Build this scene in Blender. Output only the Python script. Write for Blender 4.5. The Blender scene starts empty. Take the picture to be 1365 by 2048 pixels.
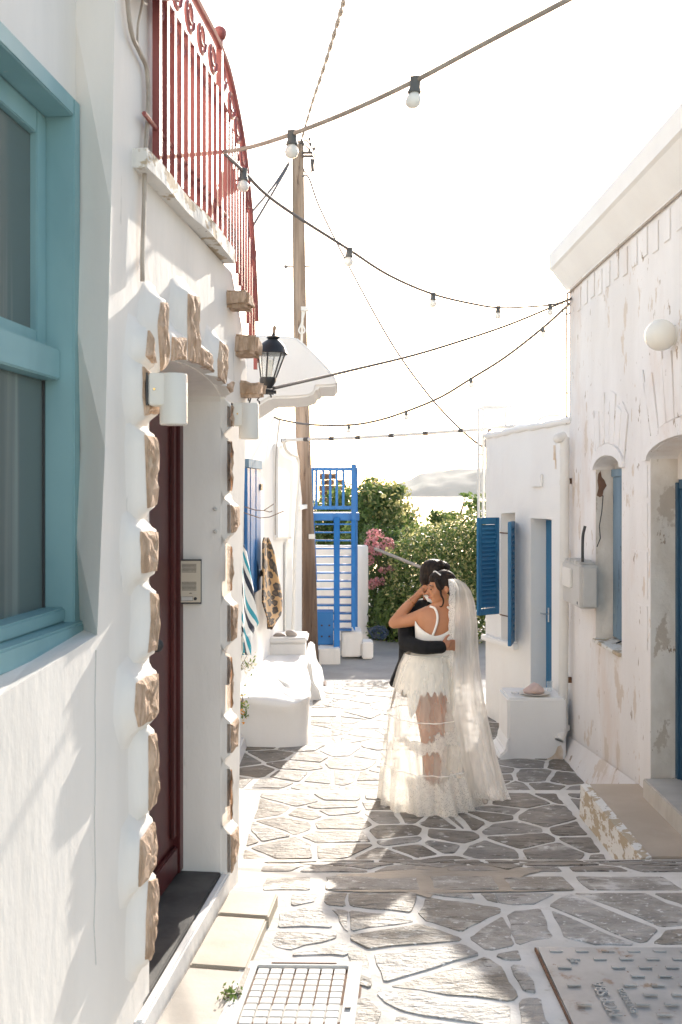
import bpy, bmesh, math, random
from math import sin, cos, pi, radians, sqrt, atan2
from mathutils import Vector, Matrix, noise
from mathutils.geometry import tessellate_polygon
import numpy as np

random.seed(7)
S = bpy.context.scene
COL = S.collection

# ------------------------------------------------------------------ camera, sky, sun, exposure
F = 1990.6            # focal length in photograph pixels (35 mm on a 24 mm wide frame)
CX, HY, EZ = 682.5, 986.0, 2.27
cam_d = bpy.data.cameras.new('camera')
cam_d.sensor_fit = 'HORIZONTAL'; cam_d.sensor_width = 24.0; cam_d.lens = 35.0
cam_d.shift_y = -(1024 - HY) / 1365.0
cam_d.clip_start = 0.05; cam_d.clip_end = 40000
cam_d.dof.use_dof = True; cam_d.dof.focus_distance = 7.4; cam_d.dof.aperture_fstop = 7.0
cam = bpy.data.objects.new('camera', cam_d); COL.objects.link(cam)
cam.location = (0, 0, EZ); cam.rotation_euler = (radians(90), 0, 0)
S.camera = cam

SUN_AZ, SUN_EL = radians(12.0), radians(20.3)      # azimuth to the right of +Y
world = bpy.data.worlds.new('World'); S.world = world; world.use_nodes = True
wn = world.node_tree.nodes; wl = world.node_tree.links
bg = wn['Background']
sky = wn.new('ShaderNodeTexSky'); sky.sky_type = 'NISHITA'; sky.sun_disc = False
sky.sun_elevation = SUN_EL; sky.sun_rotation = SUN_AZ
sky.air_density = 1.0; sky.dust_density = 1.0; sky.ozone_density = 1.0
tint = wn.new('ShaderNodeMix'); tint.data_type = 'RGBA'; tint.blend_type = 'MULTIPLY'; tint.inputs[0].default_value = 1
tint.inputs[7].default_value = (1.0, .87, .765, 1)          # thin warm veil of sea haze over the whole sky
wl.new(sky.outputs[0], tint.inputs[6]); wl.new(tint.outputs[2], bg.inputs[0]); bg.inputs[1].default_value = 0.15
sun_d = bpy.data.lights.new('sun', 'SUN'); sun_d.energy = 2.7; sun_d.angle = radians(0.5)
sun_d.color = (1.0, 0.93, 0.83)
sun = bpy.data.objects.new('sun', sun_d); COL.objects.link(sun)
sd = Vector((sin(SUN_AZ) * cos(SUN_EL), cos(SUN_AZ) * cos(SUN_EL), sin(SUN_EL)))
sun.rotation_euler = sd.to_track_quat('Z', 'Y').to_euler(); sun.location = (3, 10, 12)
S.view_settings.view_transform = 'Standard'; S.view_settings.look = 'None'
S.view_settings.gamma = 1.0; S.view_settings.use_curve_mapping = False
S.view_settings.exposure = 1.72
S.cycles.max_bounces = 10; S.cycles.transparent_max_bounces = 24
S.cycles.diffuse_bounces = 6

# ------------------------------------------------------------------ helpers
def P(x, y, Y):
    return Vector(((x - CX) / F * Y, Y, EZ - (y - HY) / F * Y))

ORG = {}
def tag(o, label=None, cat=None, group=None, kind=None):
    if label: o['label'] = label
    if cat: o['category'] = cat
    if group: o['group'] = group
    if kind: o['kind'] = kind
    return o
def empty(name, loc, label, cat, group=None, kind=None):
    o = bpy.data.objects.new(name, None); COL.objects.link(o)
    o.location = loc; o.empty_display_size = .1
    ORG[o.name] = Vector(loc)
    return tag(o, label, cat, group, kind)
def link_mesh(me, name, parent=None, org=None):
    o = bpy.data.objects.new(name, me); COL.objects.link(o)
    if parent is not None: o.parent = parent
    return o
def place(me, name, parent=None):
    """me holds world coordinates: give the object an origin at its own base"""
    n = len(me.vertices)
    co = np.empty(n * 3); me.vertices.foreach_get('co', co); co = co.reshape(-1, 3)
    mn, mx = co.min(0), co.max(0)
    org = Vector(((mn[0] + mx[0]) / 2, (mn[1] + mx[1]) / 2, mn[2]))
    co -= np.array(org); me.vertices.foreach_set('co', co.ravel()); me.update()
    o = link_mesh(me, name, parent)
    po = ORG[parent.name] if parent is not None else Vector((0, 0, 0))
    o.location = org - po
    ORG[o.name] = org
    return o

class MB:
    def __init__(s): s.v = []; s.f = []; s.uv = None
    def add(s, vs, fs):
        b = len(s.v); s.v += [tuple(v) for v in vs]; s.f += [tuple(i + b for i in f) for f in fs]; return s
    def box(s, o, ex, ey, ez):
        o, ex, ey, ez = map(Vector, (o, ex, ey, ez))
        vs = [o, o+ex, o+ex+ey, o+ey, o+ez, o+ex+ez, o+ex+ey+ez, o+ey+ez]
        fs = [(0,3,2,1),(4,5,6,7),(0,1,5,4),(1,2,6,5),(2,3,7,6),(3,0,4,7)]
        if ex.cross(ey).dot(ez) < 0: fs = [f[::-1] for f in fs]
        return s.add(vs, fs)
    def cbox(s, c, sx, sy, sz, rz=0):
        c = Vector(c); r = Matrix.Rotation(rz, 3, 'Z')
        ex, ey, ez = r @ Vector((sx,0,0)), r @ Vector((0,sy,0)), Vector((0,0,sz))
        return s.box(c-(ex+ey+ez)/2, ex, ey, ez)
    def prism(s, poly, ext):
        """poly: list of 3D points (planar), extruded by ext"""
        poly = [Vector(p) for p in poly]; ext = Vector(ext); n = len(poly)
        nrm = Vector((0,0,0))
        for i in range(n): nrm += poly[i].cross(poly[(i+1) % n])
        if nrm.dot(ext) > 0: poly = poly[::-1]
        vs = poly + [p+ext for p in poly]
        fs = [tuple(range(n)), tuple(range(2*n-1, n-1, -1))]
        for i in range(n):
            j = (i+1) % n; fs.append((j, i, n+i, n+j))
        return s.add(vs, fs)
    def tube(s, pts, r, n=8, cap=True):
        pts = [Vector(p) for p in pts]; m = len(pts)
        rs = r if isinstance(r, (list, tuple)) else [r]*m
        t0 = (pts[1]-pts[0]).normalized()
        up = Vector((0,0,1)) if abs(t0.z) < .9 else Vector((1,0,0))
        a = t0.cross(up).normalized(); vs = []
        for i in range(m):
            t = (pts[min(i+1,m-1)]-pts[max(i-1,0)])
            t = t.normalized() if t.length > 1e-9 else t0
            a = (a - t*a.dot(t)); a = a.normalized() if a.length > 1e-6 else t.orthogonal().normalized()
            b = t.cross(a)
            for k in range(n):
                q = 2*pi*k/n; vs.append(pts[i] + (a*cos(q)+b*sin(q))*rs[i])
        fs = []
        for i in range(m-1):
            for k in range(n):
                l = (k+1) % n; fs.append((i*n+k, i*n+l, (i+1)*n+l, (i+1)*n+k))
        if cap: fs += [tuple(range(n-1,-1,-1)), tuple((m-1)*n+k for k in range(n))]
        return s.add(vs, fs)
    def lathe(s, o, prof, n=20, ax=(0,0,1), sx=1, sy=1):
        """prof list of (r, h) from bottom to top along ax"""
        o = Vector(o); ax = Vector(ax).normalized()
        a = ax.orthogonal().normalized() if abs(ax.z) < .99 else Vector((1,0,0)); b = ax.cross(a)
        vs = []; m = len(prof)
        for r, h in prof:
            for k in range(n):
                q = 2*pi*k/n; vs.append(o + ax*h + a*(cos(q)*r*sx) + b*(sin(q)*r*sy))
        fs = []
        for i in range(m-1):
            for k in range(n):
                l = (k+1) % n; fs.append((i*n+k, i*n+l, (i+1)*n+l, (i+1)*n+k))
        fs += [tuple(range(n-1,-1,-1)), tuple((m-1)*n+k for k in range(n))]
        return s.add(vs, fs)
    def ball(s, c, rx, ry=None, rz=None, n=16, m=10, rot=None):
        ry = ry or rx; rz = rz or rx; c = Vector(c); vs = []
        R = rot or Matrix.Identity(3)
        for i in range(m+1):
            t = pi*i/m
            for k in range(n):
                q = 2*pi*k/n; vs.append(c + R @ Vector((rx*max(sin(t),1e-4)*cos(q), ry*max(sin(t),1e-4)*sin(q), -rz*cos(t))))
        fs = []
        for i in range(m):
            for k in range(n):
                l = (k+1) % n; fs.append((i*n+k, i*n+l, (i+1)*n+l, (i+1)*n+k))
        return s.add(vs, fs)
    def loft(s, rings, n=24, cap=True):
        """rings: (center, rx, ry) horizontal ellipses bottom to top"""
        vs = []; m = len(rings)
        for c, rx, ry in rings:
            c = Vector(c)
            for k in range(n):
                q = 2*pi*k/n; vs.append(c + Vector((cos(q)*rx, sin(q)*ry, 0)))
        fs = []
        for i in range(m-1):
            for k in range(n):
                l = (k+1) % n; fs.append((i*n+k, i*n+l, (i+1)*n+l, (i+1)*n+k))
        if cap: fs += [tuple(range(n-1,-1,-1)), tuple((m-1)*n+k for k in range(n))]
        return s.add(vs, fs)
    def grid(s, fn, nu, nv, uv=False):
        b = len(s.v)
        if uv and s.uv is None: s.uv = {}
        for j in range(nv+1):
            for i in range(nu+1):
                s.v.append(tuple(fn(i/nu, j/nv)))
                if uv: s.uv[len(s.v)-1] = (i/nu, j/nv)
        for j in range(nv):
            for i in range(nu):
                a = b+j*(nu+1)+i; s.f.append((a, a+1, a+nu+2, a+nu+1))
        return s
    def mesh(s, name, m, smooth=False, bevel=0, seg=2, sharp=35):
        me = bpy.data.meshes.new(name); me.from_pydata(s.v, [], s.f)
        if s.uv:
            ul = me.uv_layers.new(name='UVMap')
            for l in me.loops: ul.data[l.index].uv = s.uv.get(l.vertex_index, (0,0))
        if bevel:
            bm = bmesh.new(); bm.from_mesh(me)
            bmesh.ops.remove_doubles(bm, verts=bm.verts, dist=1e-5)
            es = [e for e in bm.edges if len(e.link_faces) == 2 and e.calc_face_angle(0) > radians(25)]
            bmesh.ops.bevel(bm, geom=es, offset=bevel, segments=seg, affect='EDGES', clamp_overlap=True)
            bm.to_mesh(me); bm.free(); smooth = True
        me.validate(); me.update()
        if m is not None: me.materials.append(m)
        if smooth:
            me.polygons.foreach_set('use_smooth', [True]*len(me.polygons))
            me.set_sharp_from_angle(angle=radians(sharp))
        return me
    def build(s, name, m, parent=None, smooth=False, bevel=0, seg=2, sharp=35):
        return place(s.mesh(name, m, smooth, bevel, seg, sharp), name, parent)

def copy_tree(o, parent=None, off=None):
    c = o.copy(); COL.objects.link(c); c.parent = parent
    if off is not None: c.location = c.location + Vector(off)
    for ch in o.children: copy_tree(ch, c)
    return c

def spline(pts, n=8):
    pts = [Vector(p) for p in pts]; out = []
    q = [pts[0]*2-pts[1]] + pts + [pts[-1]*2-pts[-2]]
    for i in range(1, len(q)-2):
        for k in range(n):
            t = k/n; a, b, c, d = q[i-1], q[i], q[i+1], q[i+2]
            out.append(.5*((2*b)+(c-a)*t+(2*a-5*b+4*c-d)*t*t+(3*b-3*c+d-a)*t**3))
    out.append(pts[-1]); return out

# a wall frame: u runs along the wall (away from the camera), z up, d out of the wall
class Wall:
    def __init__(s, a, slope, side):
        """X = a + slope*Y ; side = +1 when the street is towards +X"""
        s.a, s.s = a, slope
        L = sqrt(1+slope*slope); s.t = Vector((slope/L, 1/L, 0)); s.L = L
        s.n = Vector((1/L, -slope/L, 0))*side; s.side = side
    def at(s, Y, z, d=0):
        return Vector((s.a+s.s*Y, Y, z)) + s.n*d
    def px(s, x, y, d=0):
        """photograph pixel onto the wall's plane, d in front of it -> (Y parameter, z)"""
        k = (x-CX)/F
        X0, Y0 = s.n.x*d, s.n.y*d
        Y = (s.a + X0 - k*Y0)/(k - s.s)
        return Y, EZ-(y-HY)/F*(Y+Y0)
    def pt(s, x, y, d=0):
        Y, z = s.px(x, y, d); return s.at(Y, z, d)

def slab_with_holes(W, outer, holes, th, d0=0.0, backs=None):
    """front sheet of a wall (Y,z polygons) with reveals th deep round each hole and round its rim"""
    mb = MB(); loops = [outer]+holes
    pl = [[Vector((y, z, 0)) for y, z in lp] for lp in loops]
    flat = [p for lp in pl for p in lp]
    tris = tessellate_polygon(pl)
    front = [W.at(p.x, p.y, d0) for p in flat]
    fs = []
    for t in tris:
        a, b, c = (front[i] for i in t)
        fs.append(tuple(t) if (b-a).cross(c-a).dot(W.n) > 0 else tuple(t)[::-1])
    mb.add(front, fs)
    for lp in loops:
        n = len(lp)
        bl = (backs or {}).get(id(lp), lp)
        fr = [W.at(y, z, d0) for y, z in lp]; bk = [W.at(y, z, d0-th) for y, z in bl]
        mb.add(fr+bk, [(i, (i+1) % n, n+(i+1) % n, n+i) for i in range(n)])
    return mb

def arch_poly(y0, y1, z0, zs, rise, n=14):
    """opening from y0 to y1, sill z0, springing zs, arch rise"""
    pts = [(y0, z0), (y1, z0)]
    for i in range(n+1):
        t = pi*i/n
        pts.append(((y0+y1)/2+(y1-y0)/2*cos(t), zs+rise*sin(t)))
    return pts

# ------------------------------------------------------------------ materials
def _mix(nt, fac, a, b):
    n = nt.nodes.new('ShaderNodeMix'); n.data_type = 'RGBA'
    for i, v in ((0, fac), (6, a), (7, b)):
        if hasattr(v, 'links'): nt.links.new(v, n.inputs[i])
        elif i == 0: n.inputs[0].default_value = v
        else: n.inputs[i].default_value = (*v, 1)
    return n.outputs[2]
def _noise(nt, co, scale, stretch=(1,1,1), detail=4, rough=.55):
    mp = nt.nodes.new('ShaderNodeMapping'); mp.inputs['Scale'].default_value = [scale*k for k in stretch]
    nt.links.new(co, mp.inputs[0])
    n = nt.nodes.new('ShaderNodeTexNoise'); n.inputs['Scale'].default_value = 1
    n.inputs['Detail'].default_value = detail; n.inputs['Roughness'].default_value = rough
    nt.links.new(mp.outputs[0], n.inputs['Vector']); return n.outputs[0]
def _ramp(nt, v, lo, hi):
    n = nt.nodes.new('ShaderNodeMapRange'); n.interpolation_type = 'SMOOTHSTEP'
    nt.links.new(v, n.inputs[0]); n.inputs[1].default_value = lo; n.inputs[2].default_value = hi
    return n.outputs[0]
def _math(nt, op, a, b=None):
    n = nt.nodes.new('ShaderNodeMath'); n.operation = op
    for i, v in enumerate((a, b)):
        if v is None: continue
        if hasattr(v, 'links'): nt.links.new(v, n.inputs[i])
        else: n.inputs[i].default_value = v
    return n.outputs[0]
def surf(name, c1, c2=None, scale=3, stretch=(1,1,1), rough=.7, bump=(), spots=(), rand=0, metal=0, spec=.5, lohi=(.35,.65), local=False, coat=0, sss=0):
    """two-tone noise colour; spots: (scale, stretch, lo, hi, colour); bump: (scale, stretch, strength, dist)"""
    m = bpy.data.materials.new(name); m.use_nodes = True; nt = m.node_tree
    b = nt.nodes['Principled BSDF']
    if local: co = nt.nodes.new('ShaderNodeTexCoord').outputs['Object']
    else: co = nt.nodes.new('ShaderNodeNewGeometry').outputs['Position']
    if rand == 'shift' or rand:
        oi = nt.nodes.new('ShaderNodeObjectInfo')
    col = c1
    if c2: col = _mix(nt, _ramp(nt, _noise(nt, co, scale, stretch), *lohi), c1, c2)
    for sc, st, lo, hi, cc in spots:
        col = _mix(nt, _ramp(nt, _noise(nt, co, sc, st, 6, .65), lo, hi), col, cc)
    if rand:
        h = nt.nodes.new('ShaderNodeHueSaturation')
        if hasattr(col, 'links'): nt.links.new(col, h.inputs['Color'])
        else: h.inputs['Color'].default_value = (*col, 1)
        r = nt.nodes.new('ShaderNodeMapRange'); nt.links.new(oi.outputs['Random'], r.inputs[0])
        r.inputs[3].default_value = 1-rand; r.inputs[4].default_value = 1+rand
        nt.links.new(r.outputs[0], h.inputs['Value'])
        r2 = nt.nodes.new('ShaderNodeMapRange'); nt.links.new(oi.outputs['Random'], r2.inputs[0])
        r2.inputs[3].default_value = 1.35; r2.inputs[4].default_value = .6
        nt.links.new(r2.outputs[0], h.inputs['Saturation'])
        col = h.outputs[0]
    if hasattr(col, 'links'): nt.links.new(col, b.inputs['Base Color'])
    else: b.inputs['Base Color'].default_value = (*col, 1)
    b.inputs['Roughness'].default_value = rough; b.inputs['Metallic'].default_value = metal
    b.inputs['Specular IOR Level'].default_value = spec
    if sss:
        b.inputs['Subsurface Weight'].default_value = sss; b.inputs['Subsurface Radius'].default_value = (.02,.008,.004)
    prev = None
    for sc, st, stg, dist in bump:
        bn = nt.nodes.new('ShaderNodeBump'); bn.inputs['Strength'].default_value = stg; bn.inputs['Distance'].default_value = dist
        nt.links.new(_noise(nt, co, sc, st, 5, .6), bn.inputs['Height'])
        if prev: nt.links.new(prev, bn.inputs['Normal'])
        prev = bn.outputs[0]
    if prev: nt.links.new(prev, b.inputs['Normal'])
    return m
def cloth(name, col, alpha, lace=None, transl=.5, edge=False):
    """thin see-through fabric; lace: list of (vlo, vhi) UV bands where the open net carries a dense motif"""
    m = bpy.data.materials.new(name); m.use_nodes = True; nt = m.node_tree
    nt.nodes.remove(nt.nodes['Principled BSDF']); out = nt.nodes['Material Output']
    d = nt.nodes.new('ShaderNodeBsdfDiffuse'); t = nt.nodes.new('ShaderNodeBsdfTranslucent'); tr = nt.nodes.new('ShaderNodeBsdfTransparent')
    d.inputs[0].default_value = (*col, 1); t.inputs[0].default_value = (*col, 1)
    a = nt.nodes.new('ShaderNodeMixShader'); a.inputs[0].default_value = transl
    nt.links.new(d.outputs[0], a.inputs[1]); nt.links.new(t.outputs[0], a.inputs[2])
    mx = nt.nodes.new('ShaderNodeMixShader'); nt.links.new(tr.outputs[0], mx.inputs[1]); nt.links.new(a.outputs[0], mx.inputs[2])
    nt.links.new(mx.outputs[0], out.inputs[0])
    co = nt.nodes.new('ShaderNodeNewGeometry').outputs['Position']
    # the cloth bunches into denser and thinner folds
    fac = _math(nt, 'MULTIPLY', _ramp(nt, _noise(nt, co, 9, (1.4,1.4,.25), 3), .25, .75), alpha*.7)
    fac = _math(nt, 'ADD', fac, alpha*.65)
    if lace:
        uv = nt.nodes.new('ShaderNodeTexCoord').outputs['UV']
        sp = nt.nodes.new('ShaderNodeSeparateXYZ'); nt.links.new(uv, sp.inputs[0])
        wob = _math(nt, 'MULTIPLY', _math(nt, 'SUBTRACT', _noise(nt, uv, 1, (16,5,1), 3), .5), .34)
        v = _math(nt, 'ADD', sp.outputs[1], wob)
        band = None
        for lo, hi, soft in lace:
            q = _math(nt, 'MULTIPLY', _ramp(nt, v, lo, lo+soft), _math(nt, 'SUBTRACT', 1, _ramp(nt, v, hi-soft, hi)))
            band = q if band is None else _math(nt, 'MAXIMUM', band, q)
        vo = nt.nodes.new('ShaderNodeTexVoronoi'); vo.feature = 'DISTANCE_TO_EDGE'
        vo.inputs['Scale'].default_value = 105; nt.links.new(co, vo.inputs['Vector'])
        thread = _math(nt, 'SUBTRACT', 1, _math(nt, 'MULTIPLY', _ramp(nt, vo.outputs[0], .10, .36), .55))
        fac = _math(nt, 'MAXIMUM', fac, _math(nt, 'MULTIPLY', band, thread))
    nt.links.new(fac, mx.inputs[0])
    return m
def glassy(name, col, alpha, rough=.05):
    m = bpy.data.materials.new(name); m.use_nodes = True; nt = m.node_tree
    b = nt.nodes['Principled BSDF']; b.inputs['Base Color'].default_value = (*col, 1)
    b.inputs['Roughness'].default_value = rough; b.inputs['Alpha'].default_value = alpha
    return m
def leafmat(name, c1, c2, transl=.35):
    m = bpy.data.materials.new(name); m.use_nodes = True; nt = m.node_tree
    b = nt.nodes['Principled BSDF']; out = nt.nodes['Material Output']
    co = nt.nodes.new('ShaderNodeNewGeometry').outputs['Position']
    rn = nt.nodes.new('ShaderNodeNewGeometry').outputs['Random Per Island']
    col = _mix(nt, rn, c1, c2)
    nt.links.new(col, b.inputs['Base Color']); b.inputs['Roughness'].default_value = .5
    t = nt.nodes.new('ShaderNodeBsdfTranslucent'); nt.links.new(col, t.inputs[0])
    a = nt.nodes.new('ShaderNodeMixShader'); a.inputs[0].default_value = transl
    nt.links.new(b.outputs[0], a.inputs[1]); nt.links.new(t.outputs[0], a.inputs[2]); nt.links.new(a.outputs[0], out.inputs[0])
    return m

M = {}
M['plaster'] = surf('white_plaster', (.835,.79,.735), (.78,.735,.68), 2.4, (1.5,1.5,.35), .88, bump=[(3.5,(1,1,.5),.22,.02),(24,(1,1,.4),.35,.006)],
                    spots=[(2.1,(1.5,1.5,.4),.54,.80,(.66,.64,.60)), (9,(1.4,1.4,.35),.66,.74,(.62,.59,.54)), (60,(1,1,1),.74,.8,(.5,.45,.38))])
M['plaster_aged'] = surf('aged_white_plaster', (.80,.765,.74), (.74,.70,.67), 2.2, (1,1,.35), .88,
                    bump=[(4,(1,1,.6),.4,.03),(34,(1,1,.3),.4,.006)],
                    spots=[(1.3,(1.3,1.3,.6),.47,.72,(.71,.62,.56)), (3.5,(1.2,1.2,.6),.60,.63,(.64,.55,.47)), (8,(1.2,1.2,.5),.645,.665,(.40,.32,.25)), (26,(1.2,1.2,.6),.685,.71,(.26,.20,.16))])
M['reveal_aged'] = surf('crumbling_reveal_plaster', (.74,.69,.63), (.6,.54,.47), 4, (1,1,.6), .9, bump=[(9,(1,1,1),.6,.02),(40,(1,1,1),.4,.005)],
                    spots=[(5,(1,1,.6),.58,.62,(.50,.43,.36)), (9,(1,1,.5),.66,.69,(.30,.22,.16))])
M['jamb'] = surf('smooth_jamb_plaster', (.76,.70,.64), (.72,.66,.61), 2, (1,1,.5), .85, bump=[(30,(1,1,.5),.3,.004)])
M['smooth_white'] = surf('smooth_whitewash', (.82,.80,.77), (.79,.765,.735), 2, (1,1,.6), .8, bump=[(5,(1,1,.6),.35,.025),(45,(1,1,1),.15,.004)])
M['quoin'] = surf('rough_brown_stone', (.66,.475,.345), (.41,.275,.18), 30, (1,1,.3), .92, bump=[(30,(1,1,.25),1.0,.03),(90,(1,1,.6),.9,.006)],
                  spots=[(9,(1,1,.5),.6,.75,(.66,.54,.40))])
M['slate'] = surf('grey_flagstone', (.27,.24,.205), (.185,.165,.145), 4, (1,1.7,1), .58, spec=.35,
                  bump=[(5,(1,1.5,1),.9,.03),(17,(.8,2.3,1),1.0,.02),(70,(1,1.2,1),.7,.004)],
                  spots=[(14,(.55,2.6,1),.575,.63,(.09,.08,.065)), (5,(1,1,1),.56,.72,(.46,.43,.39)), (11,(1,1.3,1),.60,.68,(.60,.58,.55)), (50,(1,1,1),.66,.7,(.10,.09,.075))], rand=.2)
M['slate_worn'] = surf('worn_grey_flagstone', (.36,.33,.295), (.25,.23,.20), 6, (1,1.4,1), .6, spec=.35,
                  bump=[(6,(1,1.3,1),.9,.03),(20,(.8,1.8,1),1.0,.02),(80,(1,1.1,1),.8,.004)],
                  spots=[(7,(1,1.2,1),.50,.68,(.56,.54,.51)), (15,(.55,2.2,1),.60,.65,(.12,.105,.09)), (30,(1,1.2,1),.60,.66,(.66,.645,.62)), (60,(1,1,1),.66,.7,(.12,.105,.09))], rand=.16)
M['grout'] = surf('white_painted_grout', (.70,.675,.635), (.60,.575,.53), 4, (1,1,1), .9, spec=.2, bump=[(9,(1,1,1),.6,.02),(50,(1,1,1),.5,.004)],
                  spots=[(6,(1,1,1),.62,.7,(.50,.46,.40)), (30,(1,1,1),.68,.72,(.32,.28,.23))])
M['mortar'] = surf('bare_brown_mortar', (.25,.215,.175), (.19,.165,.135), 5, (1,1,1), .5, bump=[(12,(1,1,1),.5,.01),(60,(1,1,1),.4,.003)])
M['road'] = surf('grey_concrete_lane', (.34,.32,.30), (.27,.255,.24), 2, (1,1,1), .8, bump=[(14,(1,1,1),.4,.01)])
M['earth'] = surf('dry_earth', (.30,.25,.18), (.20,.18,.10), .3, (1,1,1), .95)
M['slab'] = surf('pale_marble_slab', (.52,.46,.385), (.45,.395,.325), 3, (1,2.5,1), .6, bump=[(7,(1,1,1),.25,.01),(60,(1,1,1),.25,.002)],
                 spots=[(40,(1,1,1),.72,.76,(.3,.25,.2)), (2,(1,3,1),.62,.85,(.66,.62,.55))], rand=.06)
M['platform'] = surf('worn_cement_top', (.53,.435,.335), (.46,.37,.28), 2.5, (1,1,1), .75, bump=[(30,(1,1,1),.3,.004)], spots=[(5,(1,1,1),.62,.8,(.50,.42,.33))])
M['peeling'] = surf('peeling_whitewash', (.75,.72,.67), (.70,.67,.62), 4, (1,1,1), .9, bump=[(8,(1,1,1),.6,.02)], spots=[(7,(1,1,2.2),.50,.53,(.46,.37,.26)), (15,(1,1,1),.66,.69,(.16,.13,.10))])
M['threshold'] = surf('dark_slate_threshold', (.085,.08,.075), (.05,.048,.045), 5, (1,1,1), .6, bump=[(18,(1,1,1),.3,.006)], spots=[(12,(1,1,1),.66,.75,(.19,.17,.145))])
M['teal'] = surf('teal_paint', (.25,.425,.445), (.205,.365,.39), 4, (1,1,.4), .5, bump=[(20,(1,1,.3),.25,.003)], spots=[(18,(1,1,.6),.70,.74,(.42,.45,.42)), (45,(1,1,1),.73,.76,(.12,.16,.16))])
M['blue'] = surf('bright_blue_paint', (.022,.165,.43), (.018,.14,.38), 5, (1,1,.4), .45, bump=[(25,(1,1,.4),.2,.002)])
M['shutter_blue'] = surf('deep_blue_paint', (.02,.15,.30), (.016,.125,.26), 5, (1,1,.4), .45, bump=[(25,(1,1,.4),.2,.002)])
M['worn_blue'] = surf('worn_blue_paint', (.155,.245,.33), (.20,.285,.36), 9, (1,1,.15), .75, bump=[(40,(1,1,.1),.6,.004)], spots=[(20,(1,1,.16),.62,.66,(.05,.06,.07)), (24,(1,1,.1),.64,.7,(.40,.42,.43))])
M['dark_blue'] = surf('dark_blue_door_paint', (.028,.085,.145), (.02,.065,.11), 6, (1,1,.2), .5)
M['maroon'] = surf('maroon_paint', (.085,.013,.013), (.062,.010,.010), 6, (1,1,.3), .4)
M['red'] = surf('faded_red_paint', (.31,.085,.075), (.24,.06,.055), 8, (1,1,.4), .5)
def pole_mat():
    m = surf('weathered_pole_wood_glare_top', (.40,.30,.225), (.27,.19,.135), 9, (2.2,2.2,.12), .85, bump=[(26,(2,2,.07),.9,.015)], spots=[(14,(1.6,1.6,.12),.62,.68,(.12,.075,.05)), (40,(1,1,.6),.74,.78,(.55,.5,.44))])
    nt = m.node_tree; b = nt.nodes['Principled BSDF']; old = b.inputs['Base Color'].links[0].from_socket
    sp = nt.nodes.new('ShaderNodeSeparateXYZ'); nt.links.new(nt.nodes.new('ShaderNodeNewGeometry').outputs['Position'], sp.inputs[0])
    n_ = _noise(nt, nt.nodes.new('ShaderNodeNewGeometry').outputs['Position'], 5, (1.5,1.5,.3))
    f = _ramp(nt, _math(nt, 'ADD', sp.outputs[2], n_), 1.2, 4.2)      # paler with height: veiling glare painted into the wood colour
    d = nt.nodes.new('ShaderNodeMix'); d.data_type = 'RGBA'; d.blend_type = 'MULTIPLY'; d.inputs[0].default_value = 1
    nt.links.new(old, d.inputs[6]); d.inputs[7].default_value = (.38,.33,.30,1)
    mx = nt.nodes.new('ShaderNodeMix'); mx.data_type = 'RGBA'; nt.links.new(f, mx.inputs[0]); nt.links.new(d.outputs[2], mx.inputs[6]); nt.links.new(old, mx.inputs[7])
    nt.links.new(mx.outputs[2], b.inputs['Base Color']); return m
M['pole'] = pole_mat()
M['iron'] = surf('black_iron', (.022,.022,.024), (.03,.03,.03), 8, (1,1,1), .45, metal=.2)
M['steel'] = surf('galvanised_steel', (.43,.42,.40), (.35,.34,.325), 6, (1,1,1), .55, metal=.1, bump=[(40,(1,1,1),.2,.002)], spots=[(7,(1,1,1),.58,.7,(.24,.16,.10)), (25,(1,1,1),.66,.7,(.16,.09,.05))])
M['rust'] = surf('rusty_iron', (.20,.10,.05), (.12,.06,.035), 20, (1,1,1), .85)
M['cover_white'] = surf('whitewashed_cover', (.72,.70,.66), (.64,.62,.58), 7, (1,1,1), .7, bump=[(30,(1,1,1),.3,.004)], spots=[(14,(1,1,1),.66,.72,(.36,.3,.24))])
M['enamel'] = surf('cream_enamel', (.74,.70,.63), None, rough=.4)
M['white_metal'] = surf('white_painted_metal', (.78,.77,.74), None, rough=.4)
M['pvc'] = surf('white_pvc', (.74,.71,.66), (.70,.67,.62), 3, rough=.5)
M['cable_dark'] = surf('dark_cable', (.09,.08,.075), None, rough=.6)
M['cable_tan'] = surf('tan_cable', (.42,.36,.30), (.34,.28,.23), 20, rough=.6)
M['cable_grey'] = surf('grey_cable', (.16,.14,.13), None, rough=.6)
M['socket'] = surf('grey_rubber', (.12,.12,.115), None, rough=.6)
M['bulb'] = glassy('frosted_bulb_glass', (.92,.89,.82), .93, .25)
M['globe'] = surf('opal_globe', (.80,.76,.68), None, rough=.22)
M['pane'] = surf('dusty_dark_glass', (.21,.235,.225), (.115,.14,.135), 1.5, (1,3.2,.08), .12, spec=.7, lohi=(.44,.52))
M['lantern_glass'] = glassy('lantern_glass', (.8,.85,.85), .18)
M['intercom'] = surf('champagne_metal', (.52,.47,.39), None, rough=.35, metal=.3)
M['charcoal'] = surf('charcoal_plastic', (.035,.035,.037), None, rough=.45)
M['grey_plastic'] = surf('grey_plastic', (.55,.53,.50), (.50,.48,.45), 4, rough=.6)
M['stain'] = surf('rust_stained_plaster', (.60,.46,.32), (.72,.64,.55), 14, (1,1,.5), .9)
M['pebble'] = surf('smooth_pebble', (.42,.36,.31), (.36,.31,.27), 9, rough=.7, rand=.2)
M['coral'] = surf('pink_rough_stone', (.66,.50,.44), (.56,.41,.36), 12, rough=.9, bump=[(24,(1,1,1),.8,.012)])
M['ruin'] = surf('red_ruin_stone', (.27,.15,.10), (.16,.09,.06), 3, rough=.95, bump=[(8,(1,1,1),.7,.05)])
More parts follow.
